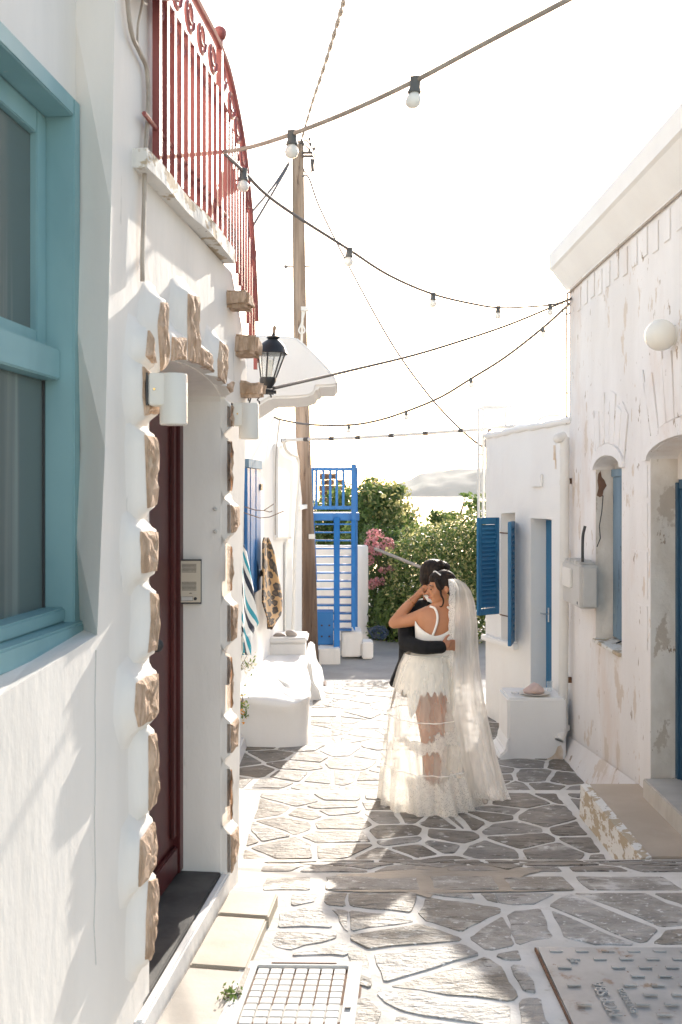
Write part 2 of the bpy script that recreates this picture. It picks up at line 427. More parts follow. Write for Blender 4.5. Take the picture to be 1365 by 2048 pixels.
M['bark'] = surf('bark', (.14,.10,.07), (.09,.065,.045), 10, (1,1,.3), .9, bump=[(20,(1,1,.2),.6,.02)])
M['sea'] = surf('sea_water', (.05,.10,.14), None, rough=.14, bump=[(.05,(1,.4,1),.6,1.0),(.6,(1,.5,1),.4,.15)])
M['island'] = surf('dry_island_hills', (.16,.15,.11), (.10,.11,.07), .01, rough=1)
M['leaf_dark'] = leafmat('dark_leaves', (.055,.11,.028), (.16,.22,.055), .45)
M['leaf_light'] = leafmat('light_leaves', (.09,.155,.035), (.19,.25,.07), .5)
M['leaf_yellow'] = leafmat('variegated_leaves', (.20,.22,.06), (.62,.55,.24), .45)
M['flower_pink'] = leafmat('pink_petals', (.58,.20,.22), (.74,.42,.40), .4)
M['flower_orange'] = leafmat('orange_petals', (.75,.25,.05), (.75,.5,.1), .4)
M['flower_white'] = leafmat('cream_petals', (.75,.68,.5), (.8,.75,.65), .3)
M['twig'] = surf('dry_twig', (.22,.16,.11), None, rough=.9)
M['skin'] = surf('warm_skin', (.50,.225,.115), (.45,.195,.095), 9, rough=.5, sss=.15)
M['skin_groom'] = surf('tanned_skin', (.44,.20,.11), (.40,.175,.095), 9, rough=.5, sss=.15)
M['lips'] = surf('lips', (.40,.10,.085), None, rough=.4)
M['hair'] = surf('dark_hair', (.012,.008,.006), (.03,.018,.012), 60, (1,1,.1), .55, bump=[(120,(1,1,.08),.6,.004)], spec=.2)
M['suit'] = surf('black_suit_wool', (.008,.008,.009), (.012,.012,.013), 20, rough=.8, spec=.25)
M['shirt'] = surf('white_shirt', (.82,.80,.77), None, rough=.8)
M['satin'] = surf('ivory_satin', (.90,.86,.80), (.86,.82,.76), 5, (1,1,.3), .5, bump=[(7,(1.6,1.6,.25),.5,.02)])
M['tulle'] = cloth('ivory_tulle', (.92,.89,.83), .30, lace=[(.46,.60,.03),(.72,1.3,.05)])
M['veil'] = cloth('veil_tulle', (.97,.95,.91), .60, lace=[(.93,1.5,.05)], transl=.68)
M['lace'] = cloth('lace_edging', (.95,.93,.89), .55, lace=[(-2,3,.01)])
M['pearl'] = surf('pearl', (.85,.83,.8), None, rough=.2)
M['gold'] = surf('gold', (.8,.55,.2), None, rough=.25, metal=1)
M['hose'] = surf('blue_hose', (.02,.05,.10), (.05,.06,.075), 8, rough=.6)
M['silver'] = surf('silver_metal', (.6,.6,.6), None, rough=.3, metal=.9)
# ------------------------------------------------------------------ ground: stepped street
def prof(pts):
    def z(Y):
        if Y <= pts[0][0]: return pts[0][1]
        for (a, za), (b, zb) in zip(pts, pts[1:]):
            if Y <= b: return za+(zb-za)*(Y-a)/(b-a)
        return pts[-1][1]
    z.pts = pts
    return z
Z1 = prof([(-12,.66),(0,.63),(3.3,.545),(4.4,.490),(5.0,.39),(5.55,.225)])
Z2 = prof([(5.55,.045),(7.6,0.0)])
Z3 = prof([(7.6,-.085),(9.45,-.105)])
Z4 = prof([(9.45,-.20),(13.3,-.225)])
Z5 = prof([(13.3,-.34),(22,-.42),(30,-.5)])

def clip(poly, n, c):
    """keep the side where n.p <= c"""
    out = []
    for i in range(len(poly)):
        a, b = poly[i], poly[(i+1) % len(poly)]
        da, db = n[0]*a[0]+n[1]*a[1]-c, n[0]*b[0]+n[1]*b[1]-c
        if da <= 0: out.append(a)
        if da*db < 0:
            t = da/(da-db); out.append((a[0]+(b[0]-a[0])*t, a[1]+(b[1]-a[1])*t))
    return out
def area(p):
    return abs(sum(p[i][0]*p[(i+1) % len(p)][1]-p[(i+1) % len(p)][0]*p[i][1] for i in range(len(p))))/2
def cells(x0, x1, y0, y1, dx, dy, rnd, gap, left=None):
    """irregular flagstone outlines over a rectangle"""
    seeds = []; ny = max(1, round((y1-y0)/dy))
    for j in range(ny):
        nx = max(1, round((x1-x0)/(dx*rnd.uniform(.85,1.2))))
        for i in range(nx):
            seeds.append((x0+(i+.3+.4*(j % 2)+rnd.uniform(-.62,.62))*(x1-x0)/nx, y0+(j+.5+rnd.uniform(-.62,.62))*(y1-y0)/ny))
    out = []
    for k, s in enumerate(seeds):
        g = gap*rnd.uniform(.55,1.35)
        lo = x0 if left is None else max(x0, left(s[1]))
        p = [(lo+g/2,y0+g/2),(x1-g/2,y0+g/2),(x1-g/2,y1-g/2),(lo+g/2,y1-g/2)]
        for m, t in enumerate(seeds):
            if m == k: continue
            dxx, dyy = t[0]-s[0], t[1]-s[1]; L = sqrt(dxx*dxx+dyy*dyy)
            if L > 1.6 or L < 1e-6: continue
            n = (dxx/L, dyy/L); c = n[0]*(s[0]+t[0])/2+n[1]*(s[1]+t[1])/2-g/2
            p = clip(p, n, c)
            if len(p) < 3: break
        if len(p) >= 3 and area(p) > .0035: out.append(p)
    return out
def roughen(p, rnd, seed, amp=.007):
    q = []                                   # cut the corners, then wander along the edges
    for i in range(len(p)):
        a, b = p[i], p[(i+1) % len(p)]
        L = sqrt((a[0]-b[0])**2+(a[1]-b[1])**2); f = min(.22, .014/max(L, 1e-4))
        n = max(1, min(4, int(L/.07)))
        for k in range(n+1):
            t = f+(1-2*f)*k/n; q.append((a[0]+(b[0]-a[0])*t, a[1]+(b[1]-a[1])*t))
    out = []
    for x, y in q:
        v = noise.noise_vector(Vector((x*17, y*17, seed)))
        out.append((x+v.x*amp*1.6, y+v.y*amp*1.6))
    return out
def lay_stones(parent, polys, zf, rnd, h=.0045, name='paving_stone', m=None, avoid=(), amp=.007):
    for (x0, x1, y0, y1) in avoid:              # cut the outlines round covers and slabs
        out = []
        for p in polys:
            mid = clip(clip(p, (-1,0), -x0), (1,0), x1)
            out += [clip(p, (1,0), x0), clip(p, (-1,0), -x1), clip(mid, (0,-1), -y1) if len(mid) > 2 else [], clip(mid, (0,1), y0) if len(mid) > 2 else []]
        polys = [p for p in out if len(p) > 2 and area(p) > .004]
    for k, p in enumerate(polys):
        p = roughen(p, rnd, k*1.7, amp)
        cx = sum(a[0] for a in p)/len(p); cy = sum(a[1] for a in p)/len(p)
        hh = h*rnd.uniform(.6,1.4); tx, ty = rnd.uniform(-.008,.008), rnd.uniform(-.008,.008)
        mb = MB(); n = len(p); vs = []
        for x, y in p: vs.append((x, y, zf(y)-.012))
        for x, y in p:
            d = sqrt((x-cx)**2+(y-cy)**2); s = max(.5, 1-.006/max(d, .01))
            X, Y = cx+(x-cx)*s, cy+(y-cy)*s
            vs.append((X, Y, zf(y)+hh+tx*(X-cx)+ty*(Y-cy)+.003*noise.noise(Vector((X*9, Y*9, k)))))
        vs.append((cx, cy, zf(cy)+hh+.002))
        fs = [(i, (i+1) % n, n+(i+1) % n, n+i) for i in range(n)]+[(n+i, n+(i+1) % n, 2*n) for i in range(n)]
        mb.add(vs, fs)
        if area(p) < .001: continue
        mb.build(name, m or M['slate'], parent)

def terrace(name, label, zf, y0, y1, x0, x1, m, drop=.5):
    ys = sorted({y0, y1} | {a for a, _ in zf.pts if y0 < a < y1})
    poly = [Vector((x0, y, zf(y))) for y in ys]+[Vector((x0, y1, zf(y1)-drop)), Vector((x0, y0, zf(y0)-drop))]
    o = MB().prism(poly, (x1-x0, 0, 0)).build(name, m)
    return tag(o, label, 'pavement', kind='structure')

rnd = random.Random(11)
leftB = lambda y: -.984+.108*y+.27
AV_MAN = (.68, 2.0, 2.4, 3.85)
AV_COV = (-.46, .03, 2.9, 3.75)
t1 = terrace('pavement', 'uppermost flagstone tread of the street, nearest the camera, with manhole cover', Z1, -12, 5.55, -4, 4, M['grout'])
lay_stones(t1, cells(-.42, 2.1, 4.86, 5.49, .30, .23, rnd, .036), Z1, rnd)
row = [(-.36,-.14),(-.07,.36),(.42,.72),(.77,1.06),(1.12,1.55),(1.62,2.05)]
lay_stones(t1, [[(a, 4.49), (b, 4.49), (b, 4.77), (a, 4.77)] for a, b in row], Z1, rnd, .005, m=M['slate_worn'])
lay_stones(t1, cells(-.62, 2.1, 2.5, 4.45, .34, .25, rnd, .034, left=leftB), Z1, rnd, .004, m=M['slate_worn'], avoid=[AV_MAN, AV_COV, (-.9,-.29,3.2,4.36)], amp=.012)
t2 = terrace('pavement', 'flagstone tread the couple stands on, with white joints and shade', Z2, 5.55, 7.6, -4, 4, M['grout'])
lay_stones(t2, cells(-.62, 1.64, 5.62, 7.52, .33, .25, rnd, .036), Z2, rnd)
lay_stones(t2, cells(1.68, 2.05, 6.98, 7.52, .30, .25, rnd, .036), Z2, rnd)
t3 = terrace('pavement', 'sunlit flagstone tread beyond the couple beside the white bench', Z3, 7.6, 9.45, -4, 4, M['grout'])
lay_stones(t3, cells(-1.0, 2.0, 7.66, 9.36, .36, .27, rnd, .036), Z3, rnd)
t4 = terrace('pavement', 'farthest sunlit flagstone tread before the grey lane', Z4, 9.45, 13.3, -4, 4, M['grout'])
lay_stones(t4, cells(-.36, 1.75, 9.52, 13.2, .40, .32, rnd, .036), Z4, rnd, avoid=[(-.36,.0,11.0,11.5),(-.36,-.1,12.5,13.2)])
lane = terrace('road', 'grey concrete lane crossing behind the couple, dappled with tree shade', Z5, 13.3, 30, -9, 9, M['road'])
lane['category'] = 'road'
# brown bare mortar where the paint was left off the joints (lies 4 mm above the painted joints)
pat = [(-.02,4.80),(.25,4.88),(.42,5.02),(.70,5.04),(.98,4.92),(.88,4.78),(.80,4.62),(1.06,4.50),(.80,4.455),(.45,4.43),(.38,4.36),(.28,4.44),(-.03,4.47),(.00,4.6)]
pts = [Vector((x, y, 0)) for x, y in spline([(a, b, 0) for a, b in pat+pat[:1]], 4) and [(v.x, v.y) for v in spline([(a, b, 0) for a, b in pat+pat[:1]], 4)][:-1]]
tri = tessellate_polygon([pts])
mb = MB(); mb.add([(p.x+.012*noise.noise(p*20), p.y+.012*noise.noise(p*20+Vector((5,5,5))), Z1(p.y)+.0045) for p in pts], [t if (pts[t[1]]-pts[t[0]]).cross(pts[t[2]]-pts[t[0]]).z > 0 else t[::-1] for t in tri])
mb.build('mortar_patch', M['mortar'], t1)

# wide terrain under and around the village, falling to the sea
def terr(u, v):
    x = (u-.5)*700; y = -60+v*v*560
    d = max(0, y-40)
    z = -.95-.10*d-.0002*d*d+(1.2*noise.noise(Vector((x*.03, y*.03, 3))) if y > 60 else 0)
    return (x, y, max(z, -30))
tag(MB().grid(terr, 60, 60).build('terrain', M['earth'], smooth=True), 'dry slope falling from the village to the sea', 'ground', kind='structure')
tag(MB().add([(-9000,120,-12),(9000,120,-12),(9000,9000,-12),(-9000,9000,-12)], [(0,1,2,3)]).build('sea', M['sea']), 'bright calm sea beyond the hedge', 'sea', kind='structure')
def isl(u, v):
    x = 150+u*1800; y = 3900+v*900
    w = sin(pi*v)**.7
    h = 112*min(1, (u/.15))**.8*(1-.35*max(0, u-.3))*(.88+.22*noise.noise(Vector((x*.006, 2, y*.004))))+16*noise.noise(Vector((x*.016, y*.011, 1)))*min(1, u/.1)
    return (x, y, -13+max(0, h+12)*w)
tag(MB().grid(isl, 120, 30).build('island', M['island'], smooth=True), 'hazy pale island across the sea', 'island', kind='structure')

# ------------------------------------------------------------------ left house with the teal window and the doorway
B = Wall(-.984, .108, 1)
houseB = empty('white_house', B.at(3, .5, -1), 'white plastered house with teal window, stone framed maroon door and red balcony rail', 'house')
niche = [(1.2,1.78),(2.18,1.825),(2.787,1.872),(2.85,2.4),(2.90,3.1),(2.96,4.1),(1.2,4.1)]
n = 12; door_hole = [(3.27,.60)]+[(4.30,.60)]+[(3.785+.515*cos(pi*i/n), 2.665+.085*sin(pi*i/n)) for i in range(n+1)]
outer = [(.6,-.2),(4.64,-.2),(4.66,.6),(4.74,1.8),(4.83,2.6),(4.86,2.82),(4.74,3.06),(4.52,3.27),(3.36,3.29),(3.34,7.0),(.6,7.0)]
niche_back = [(1.2,1.80),(2.18,1.83),(3.09,1.862),(3.035,2.4),(2.99,3.1),(2.975,4.1),(1.2,4.1)]
slab_with_holes(B, outer, [niche, door_hole], .215, backs={id(niche): niche_back}).build('wall', M['plaster'], houseB)
# solid body behind the street face
mb = MB()
mb.prism([B.at(.6,-.2,-.24), B.at(4.6,-.2,-.24), B.at(4.6,2.9,-.24), B.at(4.3,3.25,-.24), B.at(3.3,3.25,-.24), B.at(3.3,6.98,-.24), B.at(.6,6.98,-.24)], B.n*-3.2)
mb.build('house_body', M['smooth_white'], houseB)
# window set back in its niche
win = empty('window', B.at(2.3,1.85,-.12), None, None); win.parent = houseB
win.location = ORG[win.name]-ORG[houseB.name]
d0 = -.12
nb = MB()
for a, b, c, d in ((1.2,2.97,1.6,1.86),(1.2,2.97,3.43,4.2),(2.945,2.97,1.86,3.43)):
    nb.prism([B.at(a,c,d0-.003), B.at(b,c,d0-.003), B.at(b,d,d0-.003), B.at(a,d,d0-.003)], B.n*-.02)
nb.build('niche_back', M['plaster'], houseB)
def fr(mb, y0, y1, z0, z1, df, db):
    mb.prism([B.at(y0,z0,df), B.at(y1,z0,df), B.at(y1,z1,df), B.at(y0,z1,df)], B.n*(db-df))
yo = 2.94
mb = MB(); fr(mb, 2.893, yo, 1.86, 3.425, d0+.012, -.20); mb.build('casing_jamb', M['teal'], win, bevel=.004)
mb = MB(); fr(mb, 1.2, 2.892, 3.37, 3.425, d0+.012, -.20); mb.build('casing_head', M['teal'], win, bevel=.004)
mb = MB(); fr(mb, 1.2, 2.892, 2.60, 2.69, -.15, -.21); mb.build('transom', M['teal'], win, bevel=.004)
mb = MB(); fr(mb, 2.825, 2.891, 2.692, 3.368, -.192, -.225); fr(mb, 1.2, 2.824, 3.30, 3.368, -.192, -.225); fr(mb, 1.2, 2.824, 2.692, 2.735, -.192, -.225); mb.build('sash', M['teal'], win, bevel=.003)
mb = MB(); fr(mb, 1.2, 2.89, 2.737, 3.298, -.212, -.218); mb.build('pane', M['pane'], win)
mb = MB(); fr(mb, 1.2, 2.88, 1.93, 2.598, -.20, -.206); mb.build('pane', M['pane'], win)
mb = MB(); fr(mb, 2.881, 2.891, 1.93, 2.598, -.195, -.21); mb.build('glazing_strip', M['charcoal'], win)
mb = MB(); fr(mb, 1.2, 2.892, 1.895, 1.935, -.135, -.21); mb.build('sill', M['teal'], win, bevel=.005)
mb = MB(); fr(mb, 1.2, 2.95, 1.83, 1.893, -.085, -.21); mb.build('sill', M['teal'], win, bevel=.006)
# doorway
dd = empty('door', B.at(3.8,.64,-.2), None, None); dd.parent = houseB; dd.location = ORG[dd.name]-ORG[houseB.name]
mb = MB(); fr(mb, 3.1, 4.24, .66, 2.75, -.195, -.235); mb.build('door_leaf', M['maroon'], dd)
mb = MB(); fr(mb, 4.242, 4.298, .64, 2.72, -.165, -.235); mb.build('door_frame', M['maroon'], dd, bevel=.004)
mb = MB(); fr(mb, 4.19, 4.236, .80, 2.60, -.178, -.194); mb.build('door_moulding', M['maroon'], dd, bevel=.005)
mb = MB(); fr(mb, 3.1, 4.235, .642, .76, -.172, -.194); mb.build('weather_bar', M['maroon'], dd, bevel=.006)
k = B.pt(314, 1291, -.16); mb = MB(); mb.ball(k, .027); mb.tube([k, k-B.n*.035], .012); mb.build('door_knob', M['charcoal'], dd, smooth=True)
mb = MB(); fr(mb, 3.2, 4.299, .3, .632, .0, -.24); mb.build('threshold', M['threshold'], houseB, bevel=.004)
mb = MB(); fr(mb, 3.1, 4.33, .3, .625, .035, .001); mb.build('threshold_edge', M['smooth_white'], houseB, bevel=.008)
for k, (ax, ay) in enumerate(((351,1018),(431,1018),(351,1063),(431,1063))):
    Yj = 4.30; q = P(ax, ay, Yj)
    mb = MB(); mb.lathe(q, [(.009,0),(.009,.005),(.004,.008)], 10, (0,-1,0)); mb.build('screw_cap', M['grey_plastic'], houseB)

# quoin stones with the whitewashed mounds round them
def quoin(px, side, d=.045):
    W = B; pts = [W.px(x, y, d) for x, y in px]
    cy = sum(p[0] for p in pts)/len(pts); cz = sum(p[1] for p in pts)/len(pts)
    def ok(Y, z):
        if side == 'near': Y = min(Y, 3.268)
        if side == 'far': Y = max(Y, 4.303)
        if side == 'arch': z = max(z, 2.668+.085*sqrt(max(0, 1-((Y-3.785)/.515)**2)) if 3.27 < Y < 4.3 else z)
        return Y, z
    # densify the outline
    q = []
    for i in range(len(pts)):
        a, b = pts[i], pts[(i+1) % len(pts)]; L = abs(a[0]-b[0])+abs(a[1]-b[1]); m = max(1, int(L/.035))
        for j in range(m): q.append((a[0]+(b[0]-a[0])*j/m, a[1]+(b[1]-a[1])*j/m))
    q = [(y+.006*noise.noise(Vector((y*40, z*40, 1))), z+.006*noise.noise(Vector((y*40, z*40, 7)))) for y, z in q]
    n = len(q)
    def off(o, dp):
        r = []
        for i in range(n):
            a, b = q[i-1], q[(i+1) % n]; tx, tz = b[0]-a[0], b[1]-a[1]; L = sqrt(tx*tx+tz*tz)+1e-9
            nx, nz = tz/L, -tx/L
            if (q[i][0]-cy)*nx+(q[i][1]-cz)*nz < 0: nx, nz = -nx, -nz
            Y, z = ok(q[i][0]+nx*o, q[i][1]+nz*o); r.append(W.at(Y, z, dp))
        return r
    mound = MB(); rings = [off(.075, -.002), off(.045, .006), off(.022, d*.45), off(.008, d*.85), off(-.004, d*.95)]
    vs = [v for r in rings for v in r]; fs = []
    for a in range(4):
        for i in range(n):
            j = (i+1) % n; fs.append((a*n+i, a*n+j, (a+1)*n+j, (a+1)*n+i))
    fs.append(tuple(4*n+i for i in range(n)))
    mound.add(vs, fs)
    me = mound.mesh('plaster_mound', M['plaster'], smooth=True, sharp=80)
    bm = bmesh.new(); bm.from_mesh(me); bmesh.ops.recalc_face_normals(bm, faces=bm.faces); bm.to_mesh(me); bm.free()
    place(me, 'plaster_mound', houseB)
    st = MB(); a = off(0, d*.6); b = off(-.004, d+.004)
    cen = W.at(cy, cz, d); vs = a+b
    for f, dd in ((.80, .006), (.55, .009), (.28, .009)):
        for v in b:
            w = cen+(v-cen)*f; vs.append(w+W.n*(dd+.009*noise.noise(w*26)+.007*noise.noise(w*60)))
    vs.append(cen+W.n*.010)
    fs = [(r*n+i, r*n+(i+1) % n, (r+1)*n+(i+1) % n, (r+1)*n+i) for r in range(4) for i in range(n)]+[(4*n+i, 4*n+(i+1) % n, 5*n) for i in range(n)]
    st.add(vs, fs)
    me = st.mesh('quoin_stone', M['quoin'])
    bm = bmesh.new(); bm.from_mesh(me); bmesh.ops.recalc_face_normals(bm, faces=bm.faces)
    bm.to_mesh(me); bm.free()
    place(me, 'quoin_stone', houseB)
NEAR = [[(286,730),(300,742),(302,800),(318,828),(290,832),(286,790)], [(290,868),(312,873),(316,900),(313,1010),(296,1020),(292,930)],
        [(281,1060),(315,1062),(316,1090),(313,1143),(284,1148)], [(301,1182),(315,1187),(316,1230),(312,1302),(297,1308),(303,1240)],
        [(273,1365),(295,1352),(316,1345),(316,1425),(305,1442),(277,1458),(270,1420)], [(298,1470),(311,1465),(316,1500),(316,1570),(312,1608),(298,1624)],
        [(281,1680),(308,1642),(314,1690),(310,1735),(295,1760),(278,1776)], [(298,1762),(314,1756),(316,1790),(311,1870),(300,1924),(291,1920),(293,1840)]]
ARCH = [[(297,658),(305,682),(313,730),(305,728),(292,712),(294,690)], [(323,602),(334,602),(336,660),(336,735),(322,742),(319,690),(316,650)],
        [(345,672),(372,674),(373,732),(342,735)], [(377,587),(397,592),(398,680),(402,735),(377,736),(376,640)],
        [(402,692),(422,706),(427,762),(405,746),(400,720)], [(441,682),(455,692),(455,740),(449,790),(437,780),(436,720)], [(456,766),(466,762),(466,785),(454,790)]]
FAR = [[(453,812),(464,810),(466,852),(452,850)], [(451,880),(463,888),(462,980),(448,982),(453,930)], [(452,1010),(478,1012),(479,1050),(470,1067),(455,1067)],
       [(450,1096),(460,1100),(458,1180),(452,1188),(455,1140)], [(452,1215),(476,1208),(473,1278),(449,1292),(453,1250)],
       [(455,1320),(463,1325),(458,1420),(451,1428)], [(451,1462),(476,1434),(475,1494),(451,1520)],
       [(456,1546),(463,1541),(462,1600),(455,1652)], [(453,1686),(477,1652),(478,1690),(463,1748),(450,1764)]]
for p in NEAR: quoin(p, 'near')
for p in ARCH: quoin(p, 'arch', .05)
for p in FAR: quoin(p, 'far')
# balcony floor edge
mb = MB()
edge = spline([B.at(3.10,3.285,.045), B.at(3.3,3.285,.05), B.at(3.6,3.28,.045), B.at(3.9,3.285,.055), B.at(4.36,3.275,.05)], 5)
prof_ = [Vector((0,0,0)), Vector((0,0,.055))]
for i in range(len(edge)-1):
    a, b = edge[i], edge[i+1]
    mb.add([a, b, b+Vector((0,0,.06)), a+Vector((0,0,.06)), a-B.n*.3, b-B.n*.3, b-B.n*.3+Vector((0,0,.06)), a-B.n*.3+Vector((0,0,.06))],
           [(0,1,2,3),(3,2,6,7),(1,0,4,5)])
mb.add([edge[0], edge[0]+Vector((0,0,.06)), edge[0]-B.n*.3+Vector((0,0,.06)), edge[0]-B.n*.3], [(0,1,2,3)])
mb.add([edge[-1], edge[-1]-B.n*.3, edge[-1]-B.n*.3+Vector((0,0,.06)), edge[-1]+Vector((0,0,.06))], [(0,1,2,3)])
mb.build('balcony_slab', M['peeling'], houseB)
# stone stair ends sticking out of the wall
for (x, y, w, h) in ((486,602,30,34), (502,694,34,40), (511,780,22,30)):
    Yb = B.px(x, y, .06)[0]; c = P(x, y, Yb)
    c = c+Vector((-.02,0,0)); mb = MB(); hh_ = h/F*Yb
    me = MB().cbox(c, .12, .15, hh_*.95, -.1).mesh('stair_stone', M['quoin'], bevel=.014)
    bm = bmesh.new(); bm.from_mesh(me); bmesh.ops.subdivide_edges(bm, edges=bm.edges, cuts=2, use_grid_fill=True)
    for v in bm.verts: v.co += noise.noise_vector(v.co*17)*.014+noise.noise_vector(v.co*45)*.005
    bm.to_mesh(me); bm.free(); place(me, 'stair_stone', houseB)
# red balcony rail (one part of the house with its own bars and scrolls)
rail = empty('balcony_rail', B.at(3.6,3.28,.05), None, None); rail.parent = houseB; rail.location = ORG[rail.name]-ORG[houseB.name]
D = .03
top = [(3.12,4.13),(3.7,4.13),(4.15,4.13),(4.38,4.06),(4.63,3.87),(4.78,3.62),(4.875,3.36),(4.93,3.12)]
low = [(3.12,3.35),(3.7,3.35),(4.30,3.345),(4.45,3.30),(4.56,3.22),(4.75,3.07),(4.875,2.96),(4.96,2.81)]
def lerp(t, Y):
    for (a, za), (b, zb) in zip(t, t[1:]):
        if Y <= b: return za+(zb-za)*(Y-a)/(b-a)
    return t[-1][1]
MB().tube(spline([B.at(y, z, D) for y, z in top], 4), .016, 8).build('handrail', M['red'], rail, smooth=True)
MB().tube(spline([B.at(y, z-.20, D) for y, z in top[:-1]], 4), .009, 6).build('mid_rail', M['red'], rail, smooth=True)
MB().tube(spline([B.at(y, z+.11, D) for y, z in low], 4), .008, 6).build('bottom_rail', M['red'], rail, smooth=True)
ys = [3.26+.089*i for i in range(11)]+[4.26+.060*i for i in range(12)]
def spiral(c, r, turns, dirY, dirZ, n=18):
    pts = []
    for i in range(n):
        t = i/(n-1); a = t*turns*2*pi; rr = r*(1-.75*t)
        pts.append(B.at(c[0]+dirY*rr*cos(a), c[1]+dirZ*rr*sin(a), D))
    return pts
for i, Y in enumerate(ys):
    zt, zb = lerp(top, Y), lerp(low, Y)
    w = .0125 if Y < 4.2 else .0085
    post = abs(Y-4.15) < .04
    mb = MB(); c = B.at(Y, 0, D)
    ht = (zt-.2 if not post else zt)-zb
    mb.box(B.at(Y-w, zb, D-w), B.t*2*w, B.n*2*w, (0,0,ht)); mb.build('baluster', M['red'], rail)
    if ht > .3:
        MB().tube(spiral((Y+.04, zb+.06), .036, 1.4, 1, 1), .006, 5).build('scroll', M['red'], rail, smooth=True)
        MB().tube(spiral((Y+.04, zt-.26), .036, 1.4, -1, -1), .006, 5).build('scroll', M['red'], rail, smooth=True)
        if i % 2 == 0:
            MB().tube(spiral((Y+.05, zt-.10), .066, 1.6, 1, -1), .008, 5).build('scroll', M['red'], rail, smooth=True)
MB().ball(B.at(4.15, 4.185, D), .030).build('finial', M['red'], rail, smooth=True)
MB().tube([B.at(4.15, 4.13, D), B.at(4.15, 4.17, D)], .014).build('finial_stem', M['red'], rail, smooth=True)
# tan conduit stapled to the wall
c1 = [(252,-30),(262,60),(280,105),(293,135),(297,190),(294,260),(290,320),(288,420),(285,500),(285,562)]
MB().tube(spline([B.pt(x, y, .018) for x, y in c1], 4), .0075, 7).build('conduit', M['cable_tan'], houseB, smooth=True)
MB().tube(spline([B.pt(x, y, .02) for x, y in [(287,-10),(282,20),(276,50),(275,90)]], 4), .004, 6).build('conduit', M['cable_tan'], houseB, smooth=True)
mb = MB(); mb.box(B.at(3.0, 3.785, .02), B.at(3.31,3.905,.02)-B.at(3.0,3.785,.02), B.n*.07, (0,0,.04)); mb.build('wooden_shelf', M['cable_tan'], houseB)
MB().tube([B.pt(x, y, .0008) for x, y in [(192,1300),(190,1400),(191,1520),(189,1640),(191,1760),(188,1850),(192,1930)]], .0016, 4).build('crack', M['grey_plastic'], houseB)
# plinth at the end of the house
mb = MB(); mb.prism([B.at(4.45,.1,.05), B.at(4.74,.1,.05), B.at(4.74,.42,.03), B.at(4.68,.46,.01), B.at(4.45,.44,.01)], B.n*-.3); mb.build('plinth', M['smooth_white'], houseB, bevel=.015)

# slabs in front of the threshold
e = [(3.08,3.60),(3.612,4.04),(4.052,4.30)]
for i, (a, b) in enumerate(e):
    lab = ['large pale slab nearest the camera, beside the whitewashed grid cover', 'middle of the three pale slabs before the maroon door', 'short pale slab at the far end of the maroon door'][i]
    poly = [B.at(a,.562,.045), B.at(b,.557,.045), B.at(b,.552,.25), B.at(a,.558,.255)]
    o = MB().prism(poly, (0,0,-.12)).build('stone_slab', M['slab'], bevel=.006); tag(o, lab, 'stone slab', 'pale slabs along the threshold')

# ------------------------------------------------------------------ right building with the arched window and door
R = Wall(2.08, 0.0, -1)
houseR = empty('old_building', (2.4, 6, .2), 'tall old white building with cornice, peeling plaster and weathered blue shutter', 'building')
R0, R1 = 3.0, 9.05
wy0, wy1 = 7.37, 8.13
win_hole = arch_poly(wy0, wy1, 1.08, 2.46, .10)
dy0, dy1 = 5.20, 6.69
dr_hole = arch_poly(dy0, dy1, .30, 2.49, .13)
slab_with_holes(R, [(R0,-.4),(R1,-.4),(R1+.02,1.5),(R1,4.45),(R0,4.45)], [win_hole, dr_hole], .19).build('wall', M['plaster_aged'], houseR)
MB().prism([(2.30,R0,-.4),(2.30,R1-.02,-.4),(2.30,R1-.02,4.4),(2.30,R0,4.4)], (5,0,0)).build('building_body', M['plaster_aged'], houseR)
# reveal linings (the far jambs are crumbling)
MB().prism([(2.083,wy1-.001,1.085),(2.295,wy1-.001,1.085),(2.295,wy1-.001,2.46),(2.083,wy1-.001,2.46)], (0,-.006,0)).build('window_reveal', M['reveal_aged'], houseR)
MB().prism([(2.083,dy1-.001,.30),(2.295,dy1-.001,.30),(2.295,dy1-.001,2.5),(2.083,dy1-.001,2.5)], (0,-.006,0)).build('door_reveal', M['reveal_aged'], houseR)
mb = MB(); mb.box((2.05, wy0, 1.055), (.24,0,0), (0,wy1-wy0,0), (0,0,.03)); mb.build('window_sill', M['peeling'], houseR, bevel=.006)
MB().tube([(2.11,7.62,1.12),(2.17,7.66,1.13),(2.21,7.74,1.10)], .006).build('sill_hook', M['iron'], houseR)
# cornice
cz = [(2.079,4.14),(2.05,4.18),(1.99,4.26),(1.95,4.315),(1.925,4.33),(1.92,4.47),(2.0,4.52),(2.4,4.52),(2.4,4.14)]
MB().prism([Vector((x, R0, z)) for x, z in cz], (0, R1+.14-R0, 0)).build('cornice', M['smooth_white'], houseR)
MB().tube(spline([(2.068,R0,4.10),(2.066,5,4.095),(2.066,7.3,4.10),(2.068,8.9,4.09),(2.06,9.06,4.02),(2.06,9.07,3.4),(2.06,9.07,2.9)], 6), .010, 6).build('wall_cable', M['cable_tan'], houseR, smooth=True)
# dentils
for i in range(20):
    Y = 8.62-.235*i
    mb = MB(); mb.box((2.072, Y, 3.86+.012*(i % 3)), (.009,0,0), (0,.12,0), (0,0,.20)); mb.build('dentil', M['plaster_aged'], houseR, bevel=.004)
